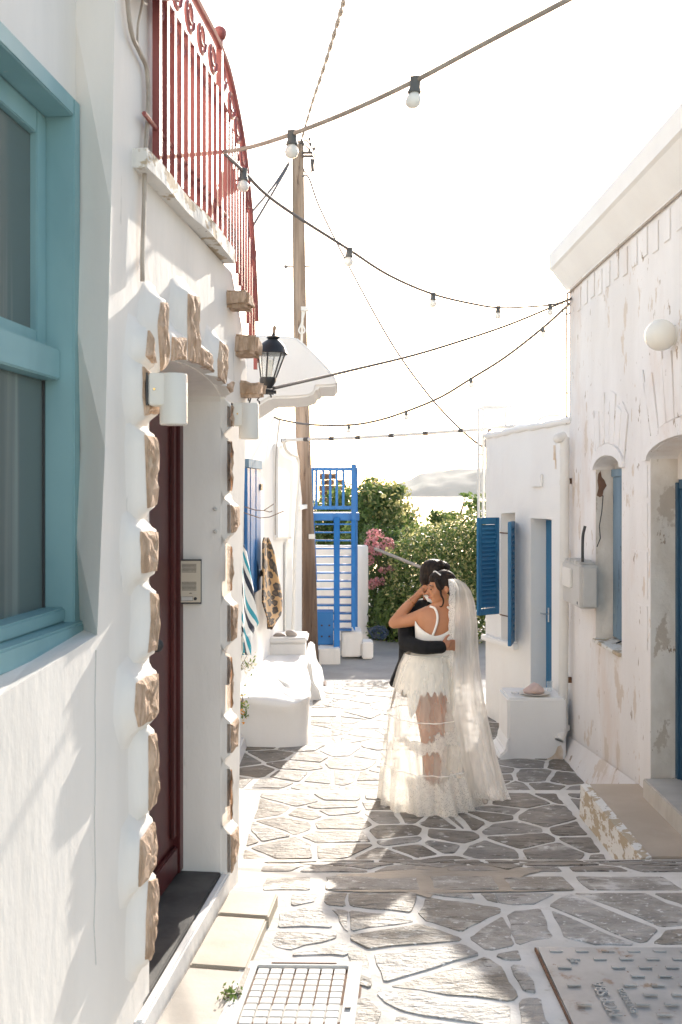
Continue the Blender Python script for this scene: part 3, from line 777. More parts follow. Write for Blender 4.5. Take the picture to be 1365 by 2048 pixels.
# voussoir fans and mouldings
def arch_band(y0, y1, zs, rise, w, d, name):
    n = 14; cy = (y0+y1)/2; ri = (y1-y0)/2; vs = []
    for i in range(n+1):
        t = pi*i/n
        for rr in (0.004, w):
            vs.append(Vector((2.08-d, cy+(ri+rr)*cos(t), zs+(rise+rr)*sin(t))))
    mb = MB()
    for i in range(n):
        a, b, c, e_ = vs[2*i], vs[2*i+1], vs[2*i+3], vs[2*i+2]
        mb.prism([a, b, c, e_], (d-.001, 0, 0))
    mb.build(name, M['plaster_aged'], houseR)
arch_band(wy0, wy1, 2.46, .10, .09, .022, 'window_moulding')
arch_band(dy0, dy1, 2.49, .13, .11, .03, 'door_moulding')
def fan(y0, y1, zs, rise, w, h, n, spread):
    cy = (y0+y1)/2; ri = (y1-y0)/2
    for i in range(n):
        f0, f1 = -1+2*(i+.05)/n, -1+2*(i+.95)/n
        def pt(f, top):
            y = cy+f*(ri+w)*1.0; z = zs+(rise+w)*sqrt(max(0, 1-f*f*.96))+.012
            if top:
                hh = h*(1-.25*abs(f)) if i % 2 == 0 else h*(.78-.2*abs(f))
                return Vector((2.070, y+f*spread, z+hh))
            return Vector((2.070, y, z))
        MB().prism([pt(f0,0), pt(f1,0), pt(f1,1), pt(f0,1)], (.0095,0,0)).build('voussoir', M['plaster_aged'], houseR, bevel=.003)
fan(wy0, wy1, 2.46, .10, .09, .42, 7, .10)
fan(dy0, dy1, 2.49, .13, .11, .60, 11, .22)
for z0, z1, y0, y1 in ((1.9,2.2,6.74,6.98),(1.55,1.87,6.74,7.1),(1.2,1.5,6.74,6.98),(2.24,2.46,6.74,7.1)):
    mb = MB(); mb.box((2.074, y0, z0), (.007,0,0), (0,y1-y0,0), (0,0,z1-z0)); mb.build('raised_block', M['plaster_aged'], houseR, bevel=.003)
# weathered window shutter, plank by plank
sh = empty('window_shutter', (2.22, 7.7, 1.1), None, None); sh.parent = houseR; sh.location = ORG[sh.name]-ORG[houseR.name]
for i in range(6):
    y0 = wy0+.012+i*(wy1-wy0-.02)/6
    mb = MB(); mb.box((2.215+.004*(i % 2), y0, 1.10), (.03,0,0), (0,(wy1-wy0-.02)/6-.006,0), (0,0,1.30)); mb.build('plank', M['worn_blue'], sh, bevel=.003)
mb = MB(); mb.box((2.205, wy0+.01, 2.402), (.05,0,0), (0,wy1-wy0-.02,0), (0,0,.06)); mb.build('head_rail', M['worn_blue'], sh, bevel=.003)
mb = MB(); mb.box((2.24, wy0, 2.40), (.02,0,0), (0,wy1-wy0,0), (0,0,.2)); mb.build('arch_infill', M['reveal_aged'], houseR)
dr = empty('door', (2.26, 6, .3), None, None); dr.parent = houseR; dr.location = ORG[dr.name]-ORG[houseR.name]
mb = MB(); mb.box((2.262, dy0, .31), (.03,0,0), (0,dy1-dy0-.06,0), (0,0,1.98)); mb.build('door_leaf', M['dark_blue'], dr)
mb = MB(); mb.box((2.245, dy1-.058, .31), (.05,0,0), (0,.05,0), (0,0,2.03)); mb.build('door_frame', M['dark_blue'], dr, bevel=.003)
mb = MB(); mb.box((2.25, dy0, 2.30), (.045,0,0), (0,dy1-dy0-.062,0), (0,0,.06)); mb.build('door_frame', M['dark_blue'], dr, bevel=.003)
for z in (.6, 1.35):
    mb = MB(); mb.box((2.252, 5.9, z), (.009,0,0), (0,.55,0), (0,0,.6)); mb.build('door_panel', M['dark_blue'], dr, bevel=.004)
mb = MB(); mb.box((2.2625, dy0, 2.362), (.03,0,0), (0,dy1-dy0,0), (0,0,.27)); mb.build('fanlight_infill', M['jamb'], houseR)
# hole in the window reveal where bricks show, and a crack
mb = MB(); mb.prism([(2.088,wy1-.009,2.25),(2.112,wy1-.009,2.235),(2.135,wy1-.009,2.245),(2.142,wy1-.009,2.29),(2.168,wy1-.009,2.33),(2.15,wy1-.009,2.375),(2.128,wy1-.009,2.40),(2.118,wy1-.009,2.45),(2.10,wy1-.009,2.425),(2.094,wy1-.009,2.37),(2.102,wy1-.009,2.31)], (0,-.004,0)); mb.build('bare_brick_patch', M['ruin'], houseR)
MB().tube([(2.14,wy1-.008,2.25),(2.13,wy1-.008,2.12),(2.11,wy1-.008,2.0),(2.118,wy1-.008,1.9),(2.09,wy1-.008,1.83)], .004, 4).build('crack', M['charcoal'], houseR)
# sloping skirt at the foot of the wall
mb = MB(); mb.add([(1.97,6.98,-.05),(1.985,9.0,-.12),(2.07,9.05,.06),(2.07,6.98,.24),(2.079,6.98,-.05),(2.079,9.05,-.12)], [(0,1,2,3),(3,2,5,4),(0,3,4),(1,5,2)]); mb.build('wall_skirt', M['plaster_aged'], houseR)
# cement platform before the door
plat = empty('door_platform', (2,6,.0), 'low cement platform with peeling white edge before the dark blue door', 'step')
mb = MB(); mb.box((1.70, 5.56, .0), (.79,0,0), (0,1.40,0), (0,0,.236)); mb.build('platform_top', M['platform'], plat, bevel=.006)
mb = MB()
edge = [(1.665+.010*noise.noise(Vector((0,y*3,0))), y) for y in [5.54+i*.0706 for i in range(21)]]
for i in range(20):
    (xa, ya), (xb, yb) = edge[i], edge[i+1]
    mb.add([(xa,ya,-.02),(xb,yb,-.02),(xb+.01,yb,.235),(xa+.01,ya,.235),(1.73,ya,.243),(1.73,yb,.243)], [(0,3,2,1),(3,4,5,2)])
mb.add([(edge[0][0],5.54,-.02),(1.74,5.54,-.02),(1.73,5.54,.243),(edge[0][0]+.01,5.54,.235)], [(0,1,2,3)])
mb.build('peeling_edge', M['peeling'], plat)
mb = MB(); mb.box((2.02, 5.2, .20), (.26,0,0), (0,1.46,0), (0,0,.16)); mb.build('door_step', M['slab'], plat, bevel=.008)
# ------------------------------------------------------------------ white house farther down on the left
Cw = Wall(-1.99, .096, 1)
houseC = empty('white_cottage', Cw.at(10, -.3, -.5), 'white cottage behind the lantern with blue shutter, rounded canopy and white bench wall', 'house')
mb = MB(); mb.prism([Cw.at(5,-.5), Cw.at(12.3,-.5), Cw.at(12.3,3.35), Cw.at(11.2,3.5), Cw.at(5,3.6)], Cw.n*-4); mb.build('wall', M['smooth_white'], houseC, bevel=.05)
mb = MB(); mb.prism([Cw.at(12.31,-.5,-.02), Cw.at(14.9,-.5,-.02), Cw.at(14.9,2.2,-.02), Cw.at(14.2,3.2,-.02), Cw.at(12.31,3.24,-.02)], Cw.n*-4); mb.build('rear_wall', M['smooth_white'], houseC, bevel=.05)
mb = MB(); pp = [Cw.pt(556,888,.06), Cw.pt(590,880,.06), Cw.pt(590,1078,.06), Cw.pt(556,1080,.06)]; mb.prism(pp, Cw.n*-.2); mb.build('boxed_panel', M['smooth_white'], houseC, bevel=.03)
MB().tube(spline([Cw.pt(x,y,.10) for x,y in [(567,880),(572,898),(583,908),(594,914),(597,935),(595,1010),(591,1080),(588,1200),(585,1290)]], 5), .022, 8).build('drain_pipe', M['pvc'], houseC, smooth=True)
MB().tube(spline([Cw.pt(x,y,.05) for x,y in [(560,836),(553,900),(551,980),(551,1070)]], 4), .006, 6).build('wall_cable', M['cable_tan'], houseC)
mb = MB(); mb.prism([Cw.pt(601,1012,.03), Cw.pt(627,1006,.03), Cw.pt(627,1014,.03), Cw.pt(601,1020,.03)], Cw.n*-.3); mb.build('roof_edge', M['smooth_white'], houseC)
mb = MB(); mb.prism([Cw.pt(572,1085,.012), Cw.pt(584,1085,.012), Cw.pt(584,1270,.012), Cw.pt(572,1270,.012)], Cw.n*-.02); mb.build('door', M['white_metal'], houseC, bevel=.004)
# rounded canopy
cp = [(490,668),(560,671),(592,673),(606,684),(630,707),(655,733),(668,750),(676,760),(676,770),(664,773),(634,774),(632,784),(620,793),(586,796),(540,797),(490,830)]
mb = MB(); pts = [P(x, y, 8.35) for x, y in cp]; mb.prism(pts, (0,.9,0)); mb.build('canopy', M['smooth_white'], houseC, bevel=.035, seg=3)
# blue shutter on the wall (closed, planked)
shC = empty('shutter', Cw.pt(502,1190,.03), None, None); shC.parent = houseC; shC.location = ORG[shC.name]-ORG[houseC.name]
ya, yb = 10.27, 11.06
for i in range(5):
    a = ya+i*(yb-ya)/5
    mb = MB(); mb.box(Cw.at(a,1.2,.004), Cw.t*((yb-ya)/5-.006), Cw.n*(.035+.006*(i % 2)), (0,0,1.33)); mb.build('plank', M['blue'], shC, bevel=.003)
mb = MB(); mb.box(Cw.at(ya,2.534,.004), Cw.t*(yb-ya), Cw.n*.05, (0,0,.09)); mb.build('worn_lintel', M['worn_blue'], shC)
for z in (1.35, 2.3):
    mb = MB(); mb.box(Cw.at(10.95,z,.046), Cw.t*.11, Cw.n*.012, (0,0,.07)); mb.build('hinge', M['iron'], shC)
# bench
bw = empty('wall_bench', (-.7,10.3,-.2), 'rounded whitewashed masonry bench below the hanging towels', 'bench')
plan = [(-1.12,9.36),(-.75,9.30),(-.46,9.30),(-.36,9.36),(-.32,9.5),(-.33,9.9),(-.36,10.5),(-.42,11.2),(-.45,11.88),(-.9,11.88)]
pl2 = [(p.x, p.y) for p in spline([(x,y,0) for x,y in plan], 6)]
mb = MB(); n = len(pl2); cxx, cyy = -.72, 10.5
rings = [(.035,-.3),(.03,-.1),(.0,-.02),(-.01,.12),(.004,.24),(.03,.29),(.028,.325),(-.01,.345),(-.06,.350),(-.13,.352),(-.20,.352),(-.27,.352)]
vs = []
for off, z in rings:
    for x, y in pl2:
        d = Vector((x-cxx, (y-cyy)*.35)).normalized()
        vs.append((x+d.x*off+.022*noise.noise(Vector((x*4,y*4,z*5))), y+d.y*off, z+(.034*noise.noise(Vector((x*3+off*4,y*3,2))) if z > .2 else 0) + .008*noise.noise(Vector((x*13,y*13,4)))))
fs = []
for a in range(len(rings)-1):
    for i in range(n):
        j = (i+1) % n; fs.append((a*n+i, a*n+j, (a+1)*n+j, (a+1)*n+i))
vs.append((cxx, cyy, .352)); fs += [((len(rings)-1)*n+i, (len(rings)-1)*n+(i+1) % n, len(vs)-1) for i in range(n)]
me = MB().add(vs, fs).mesh('bench', M['smooth_white'], smooth=True, sharp=60)
bm = bmesh.new(); bm.from_mesh(me); bmesh.ops.recalc_face_normals(bm, faces=bm.faces); bm.to_mesh(me); bm.free()
place(me, 'bench_body', bw)
mb = MB(); mb.box((-.90,11.9,-.3), (.47,0,0), (0,.5,0), (0,0,.78)); mb.build('end_pillar', M['smooth_white'], bw, bevel=.02)
mb = MB(); mb.box((-.93,11.87,.482), (.53,0,0), (0,.56,0), (0,0,.06)); mb.build('pillar_cap', M['smooth_white'], bw, bevel=.02)
mb = MB(); mb.prism([(-.44,11.92,-.3),(-.22,11.92,-.3),(-.26,11.92,-.10),(-.33,11.92,.0),(-.36,11.92,.24),(-.44,11.92,.26)], (0,1.6,0)); mb.build('foot_flare', M['smooth_white'], bw, bevel=.02)
mb = MB(); mb.prism([(-1.3,8.0,-.2),(-.86,8.0,-.2),(-.90,8.0,.02),(-1.3,8.0,.06)], (0,1.28,0)); mb.build('low_curb', M['smooth_white'], bw, bevel=.02)
for (x, y, w, h, l, r) in ((559,1273,13,7.5,'grey flat stone on the white bench pillar, the left one',.1),(583,1268,12.5,8,'brown tilted stone on the white bench pillar, the right one',-.5)):
    c = P(x, y, 12.02); mb = MB(); mb.ball(c, w/F*12, .07, h/F*12, 14, 8, Matrix.Rotation(r*-.5, 3, 'Y'))
    tag(mb.build('stone', M['pebble'], smooth=True), l, 'stone')
# towels
def towel(name, m, px, Y0, nu, label, wall_d=.05, tw=0):
    """px: rows of (xleft, xright, y)"""
    def fn(u, v):
        i = v*(len(px)-1); k = min(int(i), len(px)-2); t = i-k
        xl = px[k][0]+(px[k+1][0]-px[k][0])*t; xr = px[k][1]+(px[k+1][1]-px[k][1])*t; y = px[k][2]+(px[k+1][2]-px[k][2])*t
        x = xl+(xr-xl)*u
        p = Cw.pt(x, y, wall_d)
        return p+Cw.n*(.018*sin(u*7+v*2)*min(1, v*3+.2)+.008*sin(u*15+1)*v)
    mb = MB().grid(fn, nu, 24, uv=True)
    me = mb.mesh(name, m, smooth=True, sharp=180)
    o = place(me, name); so = o.modifiers.new('thick', 'SOLIDIFY'); so.thickness = .008
    return tag(o, label, 'towel')
def leopard():
    m = bpy.data.materials.new('leopard_towel'); m.use_nodes = True; nt = m.node_tree; b = nt.nodes['Principled BSDF']
    uv = nt.nodes.new('ShaderNodeTexCoord').outputs['UV']
    mp = nt.nodes.new('ShaderNodeMapping'); mp.inputs['Scale'].default_value = (4.2, 13, 1); nt.links.new(uv, mp.inputs[0])
    wob = nt.nodes.new('ShaderNodeTexNoise'); wob.inputs['Scale'].default_value = 1.8; nt.links.new(mp.outputs[0], wob.inputs[0])
    ad = nt.nodes.new('ShaderNodeVectorMath'); ad.operation = 'MULTIPLY_ADD'; nt.links.new(wob.outputs[1], ad.inputs[0]); ad.inputs[1].default_value = (.7,.7,0); nt.links.new(mp.outputs[0], ad.inputs[2])
    vo = nt.nodes.new('ShaderNodeTexVoronoi'); vo.inputs['Scale'].default_value = 1; vo.voronoi_dimensions = '2D'; vo.inputs['Randomness'].default_value = .75; nt.links.new(ad.outputs[0], vo.inputs['Vector'])
    d = vo.outputs['Distance']
    ring = _math(nt, 'SUBTRACT', 1, _ramp(nt, d, .40, .47))
    core = _math(nt, 'SUBTRACT', 1, _ramp(nt, d, .12, .24))
    c = _mix(nt, ring, (.36,.21,.085), (.022,.014,.010)); c = _mix(nt, _math(nt, 'MULTIPLY', core, .5), c, (.14,.08,.04))
    nt.links.new(c, b.inputs['Base Color']); b.inputs['Roughness'].default_value = .95; return m
def striped():
    m = bpy.data.materials.new('striped_towel'); m.use_nodes = True; nt = m.node_tree; b = nt.nodes['Principled BSDF']
    uv = nt.nodes.new('ShaderNodeTexCoord').outputs['UV']
    sp = nt.nodes.new('ShaderNodeSeparateXYZ'); nt.links.new(uv, sp.inputs[0])
    q = _math(nt, 'ADD', _math(nt, 'MULTIPLY', sp.outputs[1], 2.6), _math(nt, 'MULTIPLY', sp.outputs[0], -1.25))
    fr_ = _math(nt, 'FRACT', q)
    r = nt.nodes.new('ShaderNodeValToRGB'); r.color_ramp.interpolation = 'CONSTANT'; nt.links.new(fr_, r.inputs[0])
    els = r.color_ramp.elements; els[0].color = (.80,.80,.76,1); els[1].position = .36; els[1].color = (.03,.33,.42,1)
    for p, c in ((.56,(.80,.80,.76,1)),(.76,(.012,.02,.045,1))):
        e_ = els.new(p); e_.color = c
    nt.links.new(r.outputs[0], b.inputs['Base Color']); b.inputs['Roughness'].default_value = .95; return m
towel('towel', leopard(), [(527,536,1075),(524,540,1085),(523,546,1105),(522,551,1140),(522,556,1165),(520,561,1190),(520,562,1205),(527,561,1228),(533,548,1246),(537,540,1258)], 11.3, 20, 'leopard print towel hanging on the white wall above the bench', .10)
towel('towel', striped(), [(478,486,1090),(478,491,1105),(478,496,1140),(478,503,1180),(478,508,1215),(478,514,1246),(480,505,1262),(480,500,1275),(484,498,1310)], 10.1, 16, 'white, teal and navy striped towel hanging below the blue shutter', .06)
# flower sprigs and twigs on the corner
def sprig(name, c, r, nl, ml, nf, mf, label, cat, fs=.014, ls=.018, stem=None, sq=(1,1,1)):
    e0 = empty(name, stem or c, label, cat); mb = MB(); fl = MB(); st = MB(); c = Vector(c)
    rn = random.Random(len(label))
    for i in range(nl+nf):
        d = Vector((rn.gauss(0,.5)*sq[0], rn.gauss(0,.5)*sq[1], rn.gauss(0,.5)*sq[2]))*r
        p = c+d; a = Vector((rn.uniform(-1,1), rn.uniform(-1,1), rn.uniform(-1,1))).normalized(); b = a.orthogonal().normalized()
        s_ = (ls if i < nl else fs)*rn.uniform(.6,1.3); T = mb if i < nl else fl
        T.add([p-a*s_, p+b*s_*.5, p+a*s_, p-b*s_*.5], [(0,1,2,3)])
    for i in range(9):
        d = Vector((rn.gauss(0,.45)*sq[0], rn.gauss(0,.45)*sq[1], abs(rn.gauss(0,.5))*sq[2]))*r
        st.tube([Vector(stem or c-Vector((0,0,r))), (Vector(stem or c)+c+d)/2, c+d], .0022, 4)
    if nl: mb.build('foliage', ml, e0)['kind'] = 'stuff'
    if nf: fl.build('flowers', mf, e0)['kind'] = 'stuff'
    st.build('stem', M['twig'], e0)
    return e0
sprig('flowering_plant', P(494,1328,9.2), .11, 26, M['leaf_light'], 70, M['flower_white'], 'dry cream flower sprig beside the corner, above the bench', 'plant', stem=P(476,1345,9.2))
sprig('flowering_plant', P(485,1418,9.1), .10, 60, M['leaf_light'], 34, M['flower_orange'], 'small orange and green flowering plant at the corner, beside the bench', 'plant', stem=P(476,1440,9.1), sq=(.6,.6,1.6))
sprig('weed', P(463,2006,3.38)+Vector((0,0,.02)), .035, 90, M['leaf_light'], 0, None, 'small green weed growing beside the whitewashed grid cover', 'plant', ls=.009, stem=P(463,2018,3.38))
tw = MB()
for pl in ([(485,1012),(510,1020),(528,1021),(548,1008)],[(485,1024),(520,1036),(540,1034),(568,1022)],[(528,1021),(540,1024),(545,1022)]):
    tw.tube([P(x,y,9.0) for x,y in pl], .004, 5)
tag(tw.build('twig', M['twig']), 'bare twigs sticking out before the blue shutter', 'twig')

# ------------------------------------------------------------------ utility pole
pole = empty('utility_pole', P(620,1332,15.2), 'tall weathered wooden utility pole behind the white canopy', 'pole')
pts = [(621,1336,.130),(617,1150,.128),(610,980,.125),(604,800,.122),(601,660,.113),(598,480,.103),(596,285,.090)]
sp_ = [P(x,y,15.2) for x,y,_ in pts]
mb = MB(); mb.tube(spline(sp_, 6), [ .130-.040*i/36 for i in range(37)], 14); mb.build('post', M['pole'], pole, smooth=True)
hd = MB()
hd.tube([P(604,305,15.1), P(626,305,15.1)], .02, 6); hd.tube([P(604,312,15.1), P(626,312,15.1)], .02, 6)
hd.tube(spline([P(x,y,15.0) for x,y in [(600,288),(612,280),(622,292),(629,305),(627,330),(622,344),(612,345),(606,335)]], 5), .010, 5)
hd.tube(spline([P(x,y,15.1) for x,y in [(600,285),(610,290),(620,300),(627,315)]], 5), .010, 5)
for x,y in ((607,288),(619,278),(622,288),(629,297),(619,299)): hd.cbox(P(x,y,15.0), .035,.035,.04)
hd.tube([P(624,318,15), P(626,342,15)], .028, 6)
hd.build('cable_fitting', M['cable_dark'], pole)
mb = MB(); mb.tube([P(569,533,15.2), P(586,533,15.2)], .012, 6); mb.tube([P(606,533,15.2), P(621,532,15.2)], .012, 6)
mb.tube([P(572,508,15.2), P(572,528,15.2)], .007, 5); mb.lathe(P(572,533,15.2), [(.025,-.01),(.03,0),(.025,.01)], 10, (0,-1,0)); mb.build('bracket', M['cable_grey'], pole)
mb = MB(); mb.cbox(P(610,618,15.0), .11,.12,.06); mb.tube(spline([P(x,y,14.98) for x,y in [(610,622),(604,645),(598,660),(603,667),(610,662),(607,652),(602,655)]], 5), .012, 6); mb.tube([P(606,620,15.0), P(603,700,15.05)], .02, 6)
mb.build('cable_loop', M['pvc'], pole)
mb = MB(); mb.cbox(P(624,1073,15.02), .09,.06,.07); mb.build('clamp', M['pvc'], pole)

# ------------------------------------------------------------------ blue stair
st = empty('outdoor_stair', (-.2,16.3,-.3), 'steep bright blue wooden outdoor stair with landing rail behind the pole', 'stair')
Yt, Yb = 16.9, 15.7
XL, XR = P(622,0,Yt).x, P(704,0,Yt).x
zl = EZ-(1026-HY)/F*Yt
mb = MB(); mb.box((XL-.1, Yt, zl-.13), (XR+.13-XL+.1,0,0), (0,.9,0), (0,0,.13)); mb.build('landing', M['blue'], st, bevel=.008)
zr = EZ-(935-HY)/F*Yt
for (x, w, z0, z1, nm) in ((708,.085,zl-2.25,zr+.06,'newel_post'),(625,.05,zl,zr,'newel_post')):
    mb = MB(); c = P(x,0,Yt); mb.box((c.x-w/2, Yt-.05, z0), (w,0,0), (0,.07,0), (0,0,z1-z0)); mb.build(nm, M['blue'], st, bevel=.01)
mb = MB(); mb.box((XL-.1, Yt-.03, zr-.055), (XR-XL+.12,0,0), (0,.06,0), (0,0,.055)); mb.build('top_rail', M['blue'], st, bevel=.006)
mb = MB(); mb.box((XR+.055, Yt+.02, zr-.055), (.05,0,0), (0,.85,0), (0,0,.055)); mb.build('top_rail', M['blue'], st, bevel=.006)
mb = MB(); mb.box((XR+.055, Yt+.8, zl-2.2), (.06,0,0), (0,.06,0), (0,0,zr-zl+2.2)); mb.build('newel_post', M['blue'], st, bevel=.006)
mb = MB(); mb.box((XL-.1, Yt-.02, zl+.06), (XR-XL+.12,0,0), (0,.04,0), (0,0,.06)); mb.build('lower_rail', M['blue'], st, bevel=.004)
for x in (633,647,661,674,687):
    c = P(x,0,Yt); mb = MB(); mb.box((c.x-.022, Yt-.017, zl+.12), (.044,0,0), (0,.034,0), (0,0,zr-zl-.17)); mb.build('baluster', M['blue'], st)
for i in range(14):
    t = (i+.6)/14.2; Y = Yt-.02+(Yb-Yt)*t; y = 1036+(1262-1036)*t*1.02
    z = EZ-(y-HY)/F*Y
    xa, xb = P(629,0,Y).x, P(704,0,Y).x
    mb = MB(); mb.box((xa, Y-.03, z-.035), (xb-xa,0,0), (0,.17,0), (0,0,.024)); mb.build('tread', M['blue'], st)
def board(x0, x1, y0, y1, Ya, Yz, th, name, tip=0):
    a = P(x0,y0,Ya); b = P(x1,y0,Ya); c = P(x1+tip,y1,Yz); d = P(x0+tip,y1-14,Yz)
    MB().prism([a,b,c,d], (0,th,0)).build(name, M['blue'], st, bevel=.006)
board(668,680,1034,1320,Yt-.02,15.35,.10,'stringer')
board(703,711,1034,1264,Yt-.02,15.65,.14,'stringer')
MB().tube(spline([P(627,1030,Yt), P(630,1090,16.5), P(633,1160,16.1)], 4), .014, 6).build('thin_rail', M['blue'], st)
mb = MB(); a = P(634,1226,15.6); mb.box(P(634,1290,15.6), (P(667,0,15.6).x-P(634,0,15.6).x,0,0), (0,.35,0), (0,0,66/F*15.6)); mb.build('meter_box', M['blue'], st, bevel=.008)
for x in (644,659):
    for y in (1251,1273):
        MB().lathe(P(x,y,15.602), [(.016,0),(.016,.004)], 10, (0,-1,0)).build('hole', M['charcoal'], st)
# white bases of the stair
sb = empty('stair_base', P(690,1310,15.8), 'whitewashed masonry blocks under the blue stair', 'step')
def wblock(x0, x1, yt, yb, Y, dep, name):
    a = P(x0,yb,Y); mb = MB(); mb.box((a.x,Y,a.z-.05), (P(x1,0,Y).x-a.x,0,0), (0,dep,0), (0,0,(yb-yt)/F*Y+.05)); mb.build(name, M['plaster'], sb, bevel=.02)
wblock(636,681,1298,1331,15.25,.45,'base_block'); wblock(682,724,1264,1308,15.75,.6,'base_block'); wblock(724,747,1285,1312,15.7,.4,'base_step')
gw = empty('garden_wall', (0,17.8,-.4), 'whitewashed garden wall behind the blue stair, beside the pink flowers', 'wall')
mb = MB(); a = P(560,1310,17.9); mb.box((a.x,17.9,-.6), (P(737,0,17.9).x-a.x,0,0), (0,.3,0), (0,0,1.92)); mb.build('wall_body', M['plaster'], gw, bevel=.02)
ru = empty('ruined_tower', P(665,985,60)+Vector((0,0,-1.6)), 'reddish ruined stone tower far behind the blue rail', 'ruin')
mb = MB()
cr = P(665,985,60)
rnd2 = random.Random(4)
for j in range(7):
    nn = 9
    for i in range(nn):
        if j > 4 and rnd2.random() < .45: continue
        q = 2*pi*(i+.5*(j % 2))/nn
        mb.cbox(cr+Vector((cos(q)*.55, sin(q)*.55, -1.2+j*.36)), .44*rnd2.uniform(.85,1.1), .40, .35*rnd2.uniform(.85,1.05), q)
mb.build('stonework', M['ruin'], ru, bevel=.02)

# ------------------------------------------------------------------ second building on the right
a0, s0 = 2.08+.235*9.07, -.235
E = Wall(a0, s0, -1)
houseE = empty('white_building', (2.0,10,-.2), 'low white building with deep blue louvred shutters at the street bend', 'building')
y_d0, y_d1 = E.px(1104,0)[0], E.px(1062,0)[0]
y_w0, y_w1 = E.px(1031,0)[0], E.px(1003,0)[0]
hole_d = [(y_d0,-.2),(y_d1,-.2),(y_d1,2.02),(y_d0,2.02)]
hole_w = [(y_w0,.74),(y_w1,.70),(y_w1,2.05),(y_w0,2.07)]
Ee = E.px(972,0)[0]
topE = [(9.0,2.93),(9.6,2.92),(10.2,2.92),(10.7,2.90),(Ee,2.90)]
slab_with_holes(E, [(9.0,-.5),(Ee,-.5)]+topE[::-1], [hole_d, hole_w], .17).build('wall', M['smooth_white'], houseE)
MB().prism([E.at(9.3,-.5,-.2), E.at(Ee-.03,-.5,-.2), E.at(Ee-.03,2.88,-.2), E.at(9.3,2.88,-.2)], E.n*-5).build('building_body', M['smooth_white'], houseE)
MB().prism([E.at(Ee-.001,-.5,-.172), E.at(Ee-.001,2.895,-.172), E.at(Ee-.001,2.895,-5), E.at(Ee-.001,-.5,-5)], (0,-.02,0)).build('end_wall', M['smooth_white'], houseE)
mb = MB(); pts = spline([E.at(y,z+.005,.0) for y,z in topE], 5)
mb.tube(pts, [.035+.008*sin(i*2.1) for i in range(len(pts))], 10); mb.build('roof_lip', M['smooth_white'], houseE, smooth=True)
mb = MB(); mb.prism([E.at(y_d0,-.2,-.165), E.at(y_d1,-.2,-.165), E.at(y_d1,2.0,-.165), E.at(y_d0,2.0,-.165)], E.n*-.02); mb.build('door', M['shutter_blue'], houseE)
mb = MB(); mb.prism([E.at(y_w0,.7,-.165), E.at(y_w1,.7,-.165), E.at(y_w1,2.05,-.165), E.at(y_w0,2.05,-.165)], E.n*-.01); mb.build('window_infill', M['smooth_white'], houseE)
mb = MB(); mb.prism([E.at(y_w0,1.98,-.13), E.at(y_w0+.12,1.98,-.13), E.at(y_w0+.12,2.04,-.13), E.at(y_w0,2.04,-.13)], E.n*-.03); mb.build('window_frame', M['shutter_blue'], houseE)
mb = MB(); mb.prism([E.at(y_w0-.08,.66,.06), E.at(Ee,.64,.06), E.at(Ee,.70,.06), E.at(y_w0-.08,.72,.06)], E.n*-.20); mb.build('sill_ledge', M['smooth_white'], houseE, bevel=.012)
mb = MB(); mb.box(E.pt(1087,974,.001), E.t*.26, E.n*.025, (0,0,.125)); mb.build('cover_plate', M['smooth_white'], houseE, bevel=.006)
for (x,y,w,h) in ((1110,920,.05,.14),(1112,938,.03,.10)):
    p = E.pt(x,y,.0015); mb = MB(); mb.prism([p-E.t*w*.5, p+E.t*w*.5, p+E.t*w*.4+Vector((0,0,h)), p-E.t*w*.4+Vector((0,0,h))], E.n*.002) ; mb.build('bare_patch', M['stain'], houseE)
for y in (1228,):
    mb = MB(); q = E.pt(1098,y,-.13); mb.tube([q, q+E.n*.05, q+E.n*.05+E.t*.07], .009, 6); mb.tube([q+Vector((0,0,-.08)), q+Vector((0,0,.06))], .008, 6); mb.build('door_handle', M['silver'], houseE)
# louvred shutters
def louvre(hinge_px, ang_dir, w, z0, z1, label):
    hx, hY = hinge_px
    o = Vector(hx); d = Vector(ang_dir).normalized(); nn = Vector((d.y,-d.x,0)); up = Vector((0,0,1))
    e0 = empty('shutter', o+up*z0, None, None); e0.parent = houseE; e0.location = ORG[e0.name]-ORG[houseE.name]; e0['label'] = label
    th = .035
    for a in (0, w-.045):
        MB().box(o+d*a+up*z0-nn*th/2, d*.045, nn*th, up*(z1-z0)).build('stile', M['shutter_blue'], e0, bevel=.004)
    for z in (z0, z1-.07):
        MB().box(o+d*.046+up*z-nn*th*.46, d*(w-.092), nn*th*.92, up*.07).build('rail', M['shutter_blue'], e0, bevel=.003)
    ns = 19; hh = (z1-z0-.16)/ns; me = None
    for i in range(ns):
        z = z0+.085+i*hh
        if me is None:
            first = MB().add([o+d*.046+up*z-nn*.020, o+d*(w-.046)+up*z-nn*.020, o+d*(w-.046)+up*(z+hh*.93)+nn*.016, o+d*.046+up*(z+hh*.93)+nn*.016,
                      o+d*.046+up*(z-.007)-nn*.020, o+d*(w-.046)+up*(z-.007)-nn*.020, o+d*(w-.046)+up*(z+hh*.93-.007)+nn*.016, o+d*.046+up*(z+hh*.93-.007)+nn*.016],
                     [(0,1,2,3),(7,6,5,4),(4,5,1,0),(3,2,6,7)]).build('slat', M['shutter_blue'], e0); me = first
        else:
            c = me.copy(); COL.objects.link(c); c.parent = e0; c.location = me.location+Vector((0,0,i*hh))
    return e0
h1 = E.at(y_w1, 0, .03); louvre((h1, 0), P(953,0,10.45)-Vector((0,0,P(953,0,10.45).z))-h1, .30, .98, 2.01, 'deep blue shutter standing open across the view')
h2 = E.at(y_w0, 0, .02); louvre((h2, 0), (-.27,-.95,0), .36, .74, 1.98, 'deep blue shutter seen edge on')
